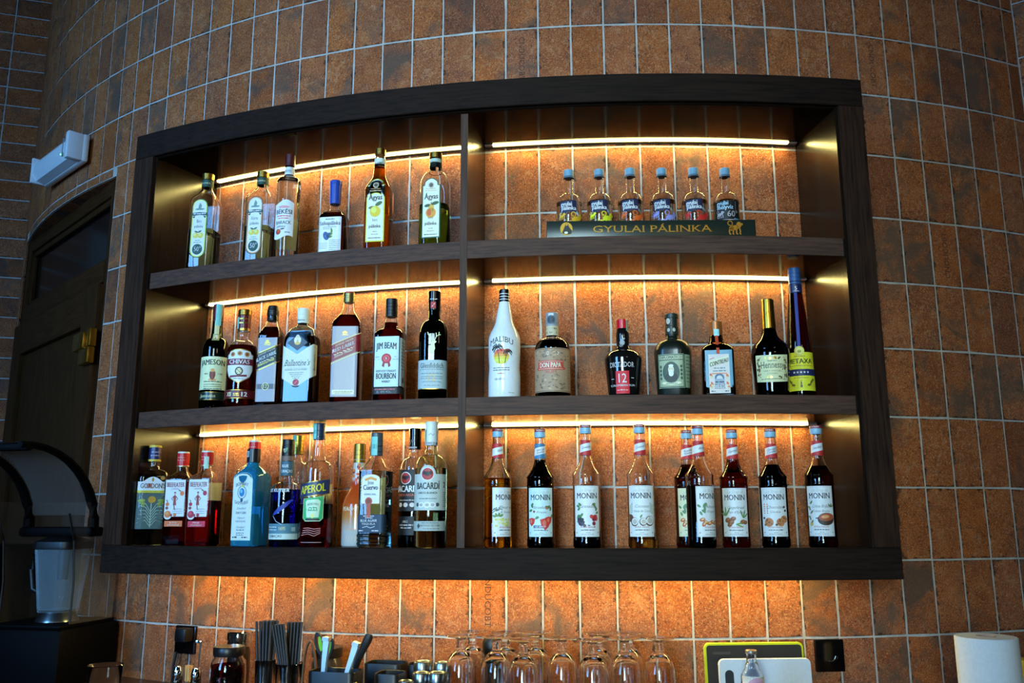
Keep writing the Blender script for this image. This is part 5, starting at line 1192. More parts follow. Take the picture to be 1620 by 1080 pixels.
def art_nuts(b, H):
    rng = random.Random(6)
    for i in range(9): b.leaf(-.018 + rng.uniform(-.008, .008), H * rng.uniform(.26, .34), .011, .006, rng.uniform(0, 180), '#4f7f5c')
    for u, z, r in ((-.022, .225, 20), (-.014, .205, -30), (-.004, .195, 10), (-.018, .19, 60), (.006, .205, -20), (.016, .2, 40)): b.E(u, H * z, .0072, .0046, '#9c5a34', r, 12); b.E(u + .001, H * z + .001, .004, .002, '#d8b48a', r, 8, off=.0009)
def art_ginger(b, H):
    for u, z, k in ((-.020, .225, 1.1), (-.012, .205, 1.2), (-.006, .235, 1), (-.015, .185, .9), (.018, .21, 1), (.026, .205, .9)): b.E(u, H * z, .0075 * k, .0055 * k, '#6d4a30', 20 * k, 12); b.E(u + .002, H * z + .002, .004 * k, .002 * k, '#8f6a48', 20, 8, off=.0009)
    for r_ in (60, 95, 130, 160): b.leaf(-.024, H * .26, .024, .0042, r_, '#4f7a44')
    for r_ in (40, 75, 110): b.leaf(.020, H * .24, .022, .004, r_, '#4f7a44')
    for r_ in (10, -20): b.leaf(.0, H * .19, .02, .004, r_, '#5f8a4a')
def art_cookie(b, H):
    rng = random.Random(8)
    for u, z, k in ((-.015, .205, 1.2), (.014, .205, 1.1), (.024, .23, 1)):
        b.E(u, H * z, .0098 * k, .0092 * k, '#9c6f44', n=16)
        for i in range(7): b.E(u + rng.uniform(-.006, .006) * k, H * z + rng.uniform(-.006, .006) * k, .0016, .0014, '#4a2c1c', 0, 7, off=.001)
    for i in range(5): b.box(-.027, -.016, H * (.275 + .018 * i), H * (.287 + .018 * i), '#a87848'); 
    for u, z in ((-.025, .185), (.004, .185), (.028, .3), (.025, .33), (-.028, .24)): b.E(u, H * z, .0034, .003, '#33261e', 20, 8)
def art_brulee(b, H):
    b.E(.014, H * .225, .021, .0155, '#33281f', 6, 20); b.E(.015, H * .240, .019, .0095, '#8a4a2c', 6, 18, off=.0009); b.E(.012, H * .244, .010, .004, '#c08a5c', 6, 12, off=.0010); b.P([(-.004, H * .24), (-.012, H * .235), (-.012, H * .229), (-.004, H * .228)], '#33281f')
    for i in range(7): b.leaf(-.025, H * (.19 + .026 * i), .011, .005, 50 + 60 * (i % 3), '#5a6f48')
    for r_ in (30, 70, 120): b.leaf(.026, H * .32, .010, .004, r_, '#5a6f48')
    b.E(-.024, H * .185, .006, .005, '#a3a46a', 0, 10)
PW = '#b4cdd0'; RED = '#98262a'
syrup('golden syrup bottle with elderflower label turned right, beside the divider', -8.08, .16, .305, -36, .575, '#e8c860', PW, RED, ['Fleur de', '& Sureau'], art_elder, ['Elderflower'])
syrup('dark red syrup bottle with blue collar and strawberry label', -6.17, .16, .302, 0, .735, '#4a1018', '#9fcbd8', '#2c6a94', ['Strawberry', 'Fraise'], art_straw, ['Added Sugar', 'Strawberry'])
syrup('nearly empty dark syrup bottle with pomegranate and berry label', -4.15, .19, .309, -2, .13, '#2a1018', PW, RED, ['Grenadine'], art_gren, ['Grenadine'])
syrup('nearly empty milky syrup bottle with coconut label', -1.81, .19, .309, 2, .10, '#d8c890', PW, RED, ['Coconut', 'Noix de Coco'], art_coco, ['Coconut'])
syrup('brown syrup bottle with nut label, half hidden behind another syrup', .42, .13, .299, -8, .70, '#a05020', '#b9c4a8', RED, ['Roasted', 'Hazelnut'], art_nuts, ['Roasted', 'Hazelnut'])
syrup('dark blue tinted syrup bottle with almond label turned to the right', .66, .202, .304, -42, .50, '#22304c', PW, RED, ['Almond', 'Orgeat'], art_nuts, ['Almond'])
syrup('reddish amber syrup bottle with ginger root label', 2.36, .155, .298, 0, .74, '#b05a1c', PW, RED, ['Gingerbread', "Pain d'Épices"], art_ginger, ['Gingerbread'])
syrup('near black syrup bottle with chocolate cookie label', 4.05, .165, .300, 0, .69, '#23140e', PW, RED, ['Chocolate', 'Cookie'], art_cookie, ['Chocolate', 'Cookie'])
syrup('brown syrup bottle with custard bowl label at the right end of the bottom shelf', 5.97, .19, .307, 5, .66, '#7a3412', PW, RED, ['Crème Brûlée', 'Crème Brulée'], art_brulee, ['Crème Brûlée'])

# ================================================================== the back counter and what stands on it
CT = -.48
def cpt(a, r): return wpt(a, r, CT)
def build_counter():
    o = wpt(-9, .3, -EYE)
    t = thing('back_counter', 'dark bar counter running along the foot of the tiled wall', 'counter', o)
    m = MB(); arc_box(m, -45, 23, .003, .66, CT - .04, CT, o, bev=.003); m.obj('worktop', flat('#2a211c', .3), t, True, 25)
    m = MB(); arc_box(m, -45, 23, .02, .6, -EYE + .08, CT - .04, o); m.obj('cabinet_body', WOOD_H, t, True, 25)
    m = MB(); arc_box(m, -45, 23, .02, .54, -EYE, -EYE + .08, o); m.obj('plinth', BLACK, t, True, 25)
build_counter()
def copy_tree(o, loc, rz=None, label=None):
    c = o.copy(); COL.objects.link(c); c.location = loc
    if rz is not None: c.rotation_euler = (0, 0, rz)
    if label: c['label'] = label
    for ch in o.children:
        k = ch.copy(); COL.objects.link(k); k.parent = c
        for g in ch.children: q = g.copy(); COL.objects.link(q); q.parent = k
    return c
def vessel(prof, wall=.0022, base=.006, n=36):
    """an open glass: outer skin, rounded rim, inner skin"""
    inner = [(z, r - wall) for z, r in prof if z > base]
    inner = [(base, inner[0][1] if inner else prof[0][1] - wall)] + inner
    m = MB(); rr = [(z, r) for z, r in prof] + [(prof[-1][0] + wall * .4, prof[-1][1] - wall * .5)] + [(z, r) for z, r in reversed(inner)]
    m.lathe(rr, n); return m

# ---- goblets standing upside down
def goblet():
    p = cpt(-9.54, .2)
    t = thing('goblet', '', 'glass', p, 0, 'upturned beer goblets on the counter')
    H = .200
    out = [(0, .0315), (.02, .0345), (.05, .0382), (.09, .0388), (.12, .0370), (.14, .0322), (.153, .0240), (.160, .0150), (.164, .0105)]
    m = MB(); inn = [(z, r - .0016) for z, r in out if z < .15] + [(.152, .016), (.154, .004)]
    m.lathe(out + [(.1642, .002)], 40, cap0=False); m.lathe(inn, 40, cap0=False, flip=True)
    n = 40; o0, i0 = 0, len(out + [0]) * n
    m.f += [(j, i0 + j, i0 + (j + 1) % n, (j + 1) % n) for j in range(n)]; m.m += [0] * n
    m.obj('bowl', CLEAR, t, True, 60, fix=True)
    m = MB(); m.lathe([(.1635, .0100), (.168, .0120), (.173, .0098), (.178, .0128), (.183, .0100), (.188, .0115), (.1915, .016), (.1920, .0005)], 28); m.obj('stem', CLEAR, t, True, 60)
    m = MB(); m.lathe([(.1905, .010), (.1925, .026), (.1945, .0375), (.1962, .0382), (.1975, .0376), (.1985, .020), (.2000, .003)], 40); m.obj('foot', CLEAR, t, True, 60)
    return t
gob = goblet()
FR = [(-9.54, .205), (-8.0, .205), (-6.79, .255), (-5.27, .205), (-4.03, .245), (-2.70, .205), (-1.30, .205)]; BK = [-9.35, -7.82, -6.52, -3.75, -2.42]
OR = ['first', 'second', 'third', 'fourth', 'fifth', 'sixth', 'last']
for i, (a, fr) in enumerate(FR):
    lb = '%s upturned clear goblet from the left in the front row' % OR[i]
    if i == 0: gob['label'] = lb
    else: copy_tree(gob, cpt(a, fr), 0, lb)
for i, a in enumerate(BK):
    copy_tree(gob, cpt(a, .115), 0, '%s upturned clear goblet from the left in the back row' % (OR[i] if i < 4 else 'last'))

# ---- black peppermill head between the goblets
p = cpt(-8.7, .036); t = thing('pepper_mill', 'black pepper mill standing behind the left goblets', 'mill', p)
m = MB(); m.lathe([(0, .027), (.01, .028), (.05, .022), (.1, .026), (.125, .023), (.128, .018)], 24); m.obj('body', BLACK, t)
m = MB(); m.lathe([(.128, .018), (.135, .024), (.16, .025), (.172, .020), (.176, .008)], 24); m.obj('head', BLACK, t)

# ---- spice tins
def tin(a, r, H, R0, label):
    t = thing('spice_tin', label, 'tin', cpt(a, r), 0, 'steel spice tins')
    m = MB(); m.lathe([(0, R0 - .001), (.002, R0), (H * .70, R0)], 32); m.obj('can', STEEL, t)
    m = MB(); m.lathe([(H * .70, R0 - .0014), (H * .72, R0 - .0014)], 32); m.obj('seam_ring', BLACK, t)
    m = MB(); m.lathe([(H * .72, R0 + .0006), (H * .80, R0 + .0006), (H * .805, R0 - .0006), (H * .82, R0 - .0006), (H * .825, R0 + .0006), (H - .002, R0 + .0006), (H, R0 - .001), (H - .001, R0 - .003), (H - .003, R0 - .004)], 32); m.obj('lid', STEEL, t)
tin(-11.54, .13, .122, .023, 'tallest steel spice tin at the left of the tins'); tin(-10.75, .11, .118, .020, 'steel spice tin right at the back beside the goblets')
tin(-11.22, .205, .107, .0205, 'steel spice tin in the middle of the tin cluster'); tin(-10.50, .21, .109, .0225, 'steel spice tin at the front right beside the goblets'); tin(-11.55, .265, .097, .017, 'small steel spice tin in front of the others')

# ---- straws in two glasses
straw_me = None
def straw_glass(a, r, R0, H, label, n, zt, seed):
    global straw_me
    p = cpt(a, r); t = thing('tumbler', label, 'glass', p)
    m = vessel([(0, R0 * .78), (.002, R0 * .82), (H * .5, R0 * .92), (H, R0)], .002); m.obj('glass_body', CLEAR, t, True, 50)
    rng = random.Random(seed)
    if straw_me is None:
        m = MB(); L = .21
        m.lathe([(0, .0034), (L, .0034)], 10, cap0=False, cap1=False); m.lathe([(0, .0028), (L, .0028)], 10, cap0=False, cap1=False, flip=True)
        k = 20; m.f += [(10 + j, 30 + j, 30 + (j + 1) % 10, 10 + (j + 1) % 10) for j in range(10)]; m.m += [0] * 10
        straw_me = m.obj('drinking_straw', flat('#26292c', .45), None, True, 60); D.objects.remove(straw_me); straw_me = D.meshes['drinking_straw']
    for i in range(n):
        o = D.objects.new('drinking_straw', straw_me); link(o)
        fx, fy = zt(i, rng)
        bx, by = fx[0], fx[1]; tx, ty = fy[0], fy[1]
        b0 = Vector((bx, by, .007)); dv = (Vector((tx, ty, .2)) - b0).normalized()
        o.rotation_euler = dv.to_track_quat('Z', 'Y').to_euler(); o.location = p + b0
        tag(o, 'matte black paper straw in the %s glass of straws' % ('left' if seed == 1 else 'right'), 'straw', 'black straws in the %s glass' % ('left' if seed == 1 else 'right'))
def fan1(i, rng):
    k = i / 13; x = -.016 + .032 * k; y = (-.011, .0, .011)[i % 3]
    return ((x * .75, y), (x * 1.25 + .004 - (.010 if i % 3 == 0 else 0), y * 1.2 + .004))
def fan2(i, rng):
    if i < 9: x = -.012 + .034 * (i / 8); y = .004 + .011 * (i % 2); return ((x * .8, y * .8), (x + .004, y))
    k = (i - 9) / 8; x = -.016 + .024 * k; y = -.005 - .010 * (i % 2); return ((x * .55 + .010, y), (x * 1.2 - .022, y * 1.2))
straw_glass(-18.68, .19, .027, .118, 'small clear tumbler holding the left bunch of black straws', 14, fan1, 1)
straw_glass(-17.32, .205, .036, .115, 'wider clear tumbler holding the right bunch of black straws', 18, fan2, 2)

# ---- jar of dark red fruit and the steel lidded jar behind it
p = cpt(-20.39, .21); t = thing('preserve_jar', 'glass jar of dark red fruit with a flat black lid', 'jar', p)
m = vessel([(0, .042), (.004, .046), (.09, .047), (.112, .045), (.122, .038), (.132, .0365)], .003, .008); m.obj('glass_body', CLEAR, t, True, 50)
m = MB(); m.lathe([(.128, .040), (.130, .041), (.148, .041), (.151, .039), (.151, .001)], 36); m.obj('lid', flat('#141113', .35), t)
rng = random.Random(2); v = []; mb = MB()
for i in range(90):
    rr = .040 * math.sqrt(rng.random()); an = rng.uniform(0, 2 * PI); z = rng.uniform(.014, .098); s_ = rng.uniform(.006, .0085)
    mb.lathe([(z - s_, .0008), (z - s_ * .6, s_ * .8), (z, s_), (z + s_ * .6, s_ * .8), (z + s_, .0008)], 8, min(rr, .0425 - s_) * math.sin(an), min(rr, .0425 - s_) * math.cos(an))
o = mb.obj('fruit', flat('#4a0f22', .3), t); o['kind'] = 'stuff'
m = MB(); m.lathe([(.009, .0428), (.104, .0428)], 32); m.obj('syrup', liquid('#b04058'), t, True, 50)
p = cpt(-21.5, .085); t = thing('storage_jar', 'storage jar with shiny steel lid behind the fruit jar', 'jar', p)
m = MB(); m.lathe([(0, .030), (.003, .032), (.115, .032), (.13, .028)], 32); m.obj('body', flat('#1b1512', .2, 0, .4), t)
m = MB(); m.lathe([(.13, .029), (.132, .033), (.146, .033), (.147, .0315), (.150, .0315), (.151, .034), (.170, .034), (.173, .031), (.173, .001)], 36); m.obj('lid', CHROME, t)
p = cpt(-16.6, .08); t = thing('storage_jar', 'dark low jar behind the wire tongs', 'jar', p)
m = MB(); m.lathe([(0, .040), (.003, .042), (.10, .042), (.115, .036)], 32); m.obj('body', flat('#2a2622', .25, 0, .3), t)
m = MB(); m.lathe([(.115, .037), (.117, .041), (.14, .041), (.143, .038), (.143, .001)], 36); m.obj('lid', flat('#171413', .3), t)

# ---- shakers, toothpicks, bar spoon
def shaker(a, r, H, label, col):
    t = thing('shaker', label, 'shaker', cpt(a, r))
    m = vessel([(0, .0150), (.002, .0165), (H * .5, .0158), (H * .72, .0125)], .0018, .005, 20); m.obj('glass_body', CLEAR, t, True, 50)
    m = MB(); m.lathe([(.0056, .0140), (H * .5, .0136), (H * .6, .0118)], 20); m.obj('contents', flat(col, .8, bump=.3), t)
    m = MB(); m.lathe([(H * .70, .0132), (H * .73, .0142), (H * .86, .0138), (H * .88, .0130), (H * .96, .0105), (H, .0040), (H, .0003)], 24); m.obj('cap', CHROME, t)
shaker(-23.36, .2, .092, 'glass pepper shaker with chrome cap, left of the toothpicks', '#4f4030'); shaker(-22.28, .2, .090, 'glass salt shaker with chrome cap, right of the toothpicks', '#d8dcdc')
p = cpt(-22.95, .185); t = thing('toothpick_holder', 'small glass crammed with wooden toothpicks between the shakers', 'holder', p)
m = vessel([(0, .010), (.001, .0115), (.05, .0125)], .0012, .004, 18); m.obj('glass_body', CLEAR, t, True, 50)
mb = MB()
for i in range(46):
    rr = .009 * math.sqrt(random.random()); an = random.uniform(0, 2 * PI); mb.tube([(rr * math.cos(an) * .8, rr * math.sin(an) * .8, .005), (rr * math.cos(an) * 1.15, rr * math.sin(an) * 1.15, .088 + random.uniform(-.004, .004))], .0009, 5)
o = mb.obj('toothpicks', flat('#c39a5f', .6), t); o['kind'] = 'stuff'
p = cpt(-22.75, .165); t = thing('bar_spoon', 'slim steel bar spoon leaning behind the salt shaker', 'spoon', p)
m = MB(); m.tube([(0, 0, .002), (.002, -.002, .08), (.004, .004, .150)], .0022, 8); m.obj('handle', STEEL, t)
m = MB(); m.box(-.010, .008, -.002, .012, .146, .154, .002); m.obj('finial', CHROME, t)

# ---- wall sockets
def socket(name, label, a, z0, z1, plug):
    p = wpt(a, 0, z0); t = thing(name, label, 'socket', p, R_(a)); h = z1 - z0; hw = .0405
    m = MB(); m.box(-hw, hw, -.010, .002, 0, h, .003); pl = m.obj('face_plate', GLOSSK, t)
    m = MB(); zc = h / 2
    n = 28; rg = []
    for y, r in ((-.0105, .0235), (-.0108, .0205), (-.004, .0198), (-.004, .0005)): rg.append([(r * math.sin(2 * PI * j / n), y, zc + r * math.cos(2 * PI * j / n)) for j in range(n)])
    m.rings(rg, False, True); m.obj('outlet_well', GLOSSK, t, True, 30)
    for x in (-.0095, .0095):
        m = MB(); m.rings([[(x + .0026 * math.sin(2 * PI * j / 10), y, zc + .0026 * math.cos(2 * PI * j / 10)) for j in range(10)] for y in (-.0045, -.0038)], True, True); m.obj('contact_hole', flat('#000000', .9), t)
    if plug:
        m = MB(); m.box(-.006, .036, -.046, -.0105, zc - .002, h - .004, .004); m.obj('plug', BLACK, t)
        m = MB(); m.tube([(-.02, -.02, .006), (-.026, -.022, -.03), (-.03, -.02, -.085)], .0042, 8); m.obj('plug_cord', BLACK, t)
    else:
        m = MB(); m.rings([[((.0125 + d) * math.sin(R_(q)), -.0112, zc + (.0125 + d) * math.cos(R_(q))) for q in range(100, 200, 8)] for d in (-.0012, .0012)], False, False)
        m = MB(); m.tube([(.014 * math.sin(R_(q)), -.0112, zc + .014 * math.cos(R_(q))) for q in range(95, 205, 8)], .0012, 6); m.obj('earth_clip', STEEL, t)
socket('wall_socket', 'black wall socket with a plugged in adaptor above the shakers', -26.3, -.394, -.313, True)
socket('wall_socket', 'empty black wall socket right of the chopping boards', 7.42, -.400, -.317, False)

# ---- black caddies with tongs, scissors and a knife
def caddy(a, r, hw, hd, H, label, rz=0):
    p = cpt(a, r); t = thing('utensil_caddy', label, 'caddy', p, R_(a) + rz); m = MB()
    def rr(hx, hy, rc, z):
        o = []
        for cx, cy, a0 in ((hx - rc, -hy + rc, -90), (hx - rc, hy - rc, 0), (-hx + rc, hy - rc, 90), (-hx + rc, -hy + rc, 180)):
            for j in range(5): q = R_(a0 + j * 22.5); o.append((cx + rc * math.cos(q), cy + rc * math.sin(q), z))
        return o
    m.rings([rr(hw * .94, hd * .94, .012, 0), rr(hw * .95, hd * .95, .014, .004), rr(hw, hd, .016, H - .003), rr(hw - .001, hd - .001, .016, H), rr(hw - .0035, hd - .0035, .014, H - .001), rr(hw * .93 - .003, hd * .93 - .003, .012, .006)])
    m.obj('bin', BLACK, t); return t
caddy(-14.45, .28, .062, .036, .118, 'black plastic caddy holding the steel tongs'); caddy(-13.45, .1, .052, .036, .112, 'black plastic caddy at the wall behind the knife')
caddy(-12.60, .2, .034, .034, .104, 'low black plastic caddy right of the knife'); caddy(-11.95, .085, .026, .034, .110, 'black plastic caddy beside the tallest spice tin')
def bar(m, pts, w, th, ax=(0, 1, 0)):
    ax = Vector(ax); rg = []
    ws = w if isinstance(w, list) else [w] * len(pts)
    pts = [Vector(q) for q in pts]
    for i, q in enumerate(pts):
        tg = (pts[min(i + 1, len(pts) - 1)] - pts[max(i - 1, 0)]).normalized(); n = ax; u = tg.cross(n).normalized(); k = ws[i] / 2
        rg.append([q + u * k + n * th / 2, q - u * k + n * th / 2, q - u * k - n * th / 2, q + u * k - n * th / 2])
    m.rings(rg)
TONG = flat('#d8e0e4', .38, 1)
def tongs(label, a_top, z_top, a_bot, z_bot, r):
    P0, P1 = wpt(a_top, r, z_top), wpt(a_bot, r, z_bot); base = P1 + (P1 - P0).normalized() * .02
    t = thing('serving_tongs', label, 'tongs', base, R_(a_top)); inv = Matrix.Rotation(-R_(a_top), 3, 'Z')
    L0, L1 = inv @ (P0 - base), inv @ (P1 - base)
    for k, y in enumerate((-.006, .008)):
        m = MB(); pts = [L1.lerp(L0, q) + Vector((0, y * (1 - q * .6), 0)) for q in (-.2, .2, .5, .8, .93, 1.0)]
        bar(m, pts, [.007, .0085, .0105, .0135, .0155, .0165], .0022); m.obj('arm', TONG, t, True, 30)
    m = MB(); d_ = (L0 - L1).normalized(); bar(m, [L0 - d_ * .003, L0 + d_ * .006], [.0168, .0168], .017); m.obj('spring_end', TONG, t, True, 30)
tongs('shiny steel tongs standing nearly upright in the caddy', -14.85, -.290, -14.97, -.42, .29)
tongs('shiny steel tongs leaning to the right in the caddy', -13.55, -.300, -14.18, -.42, .29)
# wire tongs
p = cpt(-16.38, .2); t = thing('wire_tongs', 'bent copper coloured wire tongs left of the steel tongs', 'tongs', p, R_(-16))
m = MB(); pts = [(-.016, 0, .0), (-.018, 0, .08), (-.014, 0, .135), (-.008, 0, .162), (0, 0, .172), (.008, 0, .165), (.016, 0, .13), (.026, 0, .06), (.03, 0, .0)]
bar(m, pts, .0035, .008); m.obj('bow', flat('#8a6a4a', .3, .8), t)
# kitchen scissors
p = wpt(-15.35, .235, -.40); t = thing('kitchen_scissors', 'black and lime handled scissors standing in the caddy', 'scissors', p, R_(-15))
for k, (dx, top, lean) in enumerate(((-.013, .118, -.010), (.007, .104, .010))):
    m = MB(); n = 16; rg = []; cx, cz = dx + lean * .4, top - .026
    for q in range(n + 1):
        an = 2 * PI * q / n; rg.append([(cx + (.0105 + dd) * math.cos(an) * .8 + lean * .6 * math.sin(an), y, cz + (.024 + dd) * math.sin(an)) for dd, y in ((.0035, -.004), (.0035, .004), (-.0035, .004), (-.0035, -.004))])
    m.rings(rg, False, False); h = m.obj('handle', BLACK, t)
    m = MB(); rg = []
    for q in range(n + 1):
        an = 2 * PI * q / n; rg.append([(cx + .0078 * dd * math.cos(an) * .8 + lean * .6 * math.sin(an) * dd, -.0042 if dd > .5 else -.0044, cz + .0205 * math.sin(an) * dd) for dd in (1, .02)])
    m = MB(); rg2 = [[(cx + .0090 * math.cos(2 * PI * q / n) + lean * .6 * math.sin(2 * PI * q / n), y, cz + .0225 * math.sin(2 * PI * q / n)) for q in range(n)] for y in (-.003, .003)]
    m.rings(rg2) if k == 1 else m.rings([[(x * .55 + cx * .45 + .005, y - .002, z * .8 + cz * .2) for x, y, z in rr_] for rr_ in rg2]); m.obj('grip_pad', flat('#5fae1f', .4), h)
    m = MB(); bar(m, [(dx * .6, 0, top - .05), (dx * .3, 0, .03), (-dx * .4, 0, -.03)], [.010, .009, .012], .005); m.obj('shank', BLACK, t)
m = MB(); bar(m, [(.006, .001, .02), (.004, .001, -.065)], [.012, .005], .003); m.obj('blade', STEEL, t)
# knife
P0, P1 = wpt(-13.32, .235, -.281), wpt(-14.10, .235, -.375)
d_ = (P0 - P1).normalized(); base = P1 - d_ * .09; t = thing('kitchen_knife', 'knife with slim black handle leaning right out of the caddy', 'knife', base, 0)
x_ = d_.cross(Vector((0, 1, 0))).normalized(); m = MB(); rg = []
for q, wd in ((0, .0085), (.15, .0105), (.35, .0088), (.6, .0095), (.85, .0115), (.96, .0105), (1.0, .006)):
    c_ = P1.lerp(P0, q) - base; rg.append([c_ + x_ * wd * math.cos(R_(e)) + Vector((0, 1, 0)) * .007 * math.sin(R_(e)) for e in range(0, 360, 36)])
m.rings(rg); m.obj('handle', flat('#1d1a17', .45), t)
m = MB(); bar(m, [P1 - base, P1 - d_ * .085 - base], [.017, .006], .002); m.obj('blade', STEEL, t)
# pale wooden paddle
p = wpt(-13.25, .33, CT); t = thing('wooden_spatula', 'pale wooden spatula handle in front of the caddies', 'spatula', p, R_(-13))
m = MB(); bar(m, [(.03, 0, .0), (.012, 0, .06), (-.004, 0, .098)], [.012, .011, .013], .006); m.obj('handle', flat('#c9a54a', .55), t)

# ---- chopping boards leaning on the wall
def slab(name, label, a0, a1, r, ztop, th_, col, rim=None, hole=None, tilt=.05):
    A, B = wpt(a0, r, CT), wpt(a1, r, CT); c = (A + B) / 2; W_ = (B - A).length; H = ztop - CT; rz = math.atan2((B - A).y, (B - A).x)
    t = thing(name, label, 'board', c, rz); hw = W_ / 2
    def outline(g, n=6):
        o = []
        for cx, cz, a0_ in ((hw - .014, .014, -90), (hw - .014, H - .014, 0), (-hw + .014, H - .014, 90), (-hw + .014, .014, 180)):
            for j in range(n): q = R_(a0_ + j * 90 / (n - 1)); o.append((cx + (.014 - g) * math.cos(q), cz + (.014 - g) * math.sin(q)))
        return o
    sk = lambda x, y, z: (x, y + z * tilt - H * tilt, z)
    m = MB(); m.rings([[sk(x, -th_ / 2, z) for x, z in outline(.0012)], [sk(x, -th_ / 2 + .0015, z) for x, z in outline(0)], [sk(x, th_ / 2 - .0015, z) for x, z in outline(0)], [sk(x, th_ / 2, z) for x, z in outline(.0012)]])
    m.obj('edge' if rim else 'panel', flat(rim or col, .45), t, True, 30)
    if rim:
        m = MB(); m.rings([[sk(x, y, z) for x, z in outline(.006)] for y in (-th_ / 2 - .0012, th_ / 2 + .0012)]); m.obj('panel', flat(col, .6, bump=.4), t, True, 30)
    if hole:
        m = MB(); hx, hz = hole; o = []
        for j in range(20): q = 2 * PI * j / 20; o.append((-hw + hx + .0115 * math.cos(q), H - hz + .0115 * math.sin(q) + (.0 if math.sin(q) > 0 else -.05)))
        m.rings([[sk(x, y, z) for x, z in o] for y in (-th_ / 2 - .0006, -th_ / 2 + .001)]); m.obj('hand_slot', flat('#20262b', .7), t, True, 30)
    return t, hw, H
t, hw, H = slab('chopping_board', 'black chopping board with a lime green rim leaning on the tiles', 1.13, 5.80, .045, -.317, .009, '#15171a', '#8fae1a')
m = MB(); m.box(-hw + .022, -hw + .068, -.0075, -.0066, H - .028, H - .022); o = m.obj('maker_mark', flat('#2c2f33', .5), t); o.location = (0, -.002, 0)
slab('chopping_board', 'plain white chopping board with a hand slot in front of the dark one', 1.60, 5.80, .085, -.351, .010, '#c9d3d6', None, (.026, .038))

# ---- small tonic bottle
p = cpt(2.50, .2)
SHELF_TOP[4] = CT
b = Bot('tonic_bottle', 'small clear bottle with pink label in front of the white board', 2.50, .2, 4, -12,
        rd((0, .0275), (.06, .028), (.105, .0275, 's'), (.128, .0175, 's'), (.140, .0125), (.158, .0118), (.160, .0135), (.165, .0135)), CLEAR, .095, '#e4e0d0')
b.cap(.158, .1665, .0140, flat('#b9aa9c', .3, .7), ridges=1, label='crown cap')
b.lab(-.034, .034, .05, lambda u: .108 - 8 * u * u * 0 , '#c9c0bc', n=16); b.E(.004, .078, .024, .028, '#a88aa4', n=22); b.T('FRANKLIN', .004, .088, .0072, '#2c2638', .036, bold=.02, arc=9, serif=True, off=.0012); b.T('& SONS', .004, .074, .0058, '#2c2638', .024, bold=.02, serif=True, off=.0012); b.end()

# ---- kitchen roll and the yellow box at the right edge
p = cpt(10.18, .42); t = thing('paper_towel_roll', 'white paper towel roll standing at the right edge of the counter', 'paper roll', p, R_(-14))
H = .218; R0 = .0655; m = MB(); m.lathe([(0, R0), (H - .002, R0), (H, R0 - .002), (H, .022), (H - .003, .0205), (.0, .0205)], 56, cap0=False, cap1=False); m.obj('roll', flat('#c9d6da', .85, bump=.25), t, True, 40)
m = MB(); m.lathe([(0, .0204), (H + .001, .0204), (H + .001, .0188), (0, .0188)], 32, cap0=False, cap1=False); m.obj('core_tube', flat('#8d8378', .8), t, True, 40)
m = MB(); rg = []
for q in range(0, 9): an = R_(-70 + q * 7.5); rr_ = R0 + .0008 + (.0045 * ((8 - q) / 8) ** 2 if q < 5 else 0); rg.append([(rr_ * math.sin(an), -rr_ * math.cos(an), 0.001), (rr_ * math.sin(an), -rr_ * math.cos(an), H - .001)])
v = [q for r in rg for q in r]; m.add(v, [(2 * i, 2 * i + 2, 2 * i + 3, 2 * i + 1) for i in range(8)]); m.obj('loose_sheet', flat('#c9d6da', .85, bump=.25), t)
p = cpt(16.6, .12); t = thing('cardboard_box', 'small yellow box behind the paper towel roll', 'box', p, R_(6))
m = MB(); m.box(-.05, .06, -.03, .03, 0, .112, .002); m.obj('carton', flat('#c98a1c', .5), t)
m = MB(); m.box(-.0505, .0605, -.0305, .0305, .098, .1125, .001); m.obj('lid_flap', flat('#d69a2a', .5), t)

# ---- big tumbler near the left
p = cpt(-22.5, .5); t = thing('mixing_glass', 'empty clear mixing glass at the bottom left of the counter', 'glass', p)
m = vessel([(0, .030), (.003, .033), (.07, .037), (.138, .0412)], .0025, .010, 40); m.obj('glass_body', CLEAR, t, True, 50)

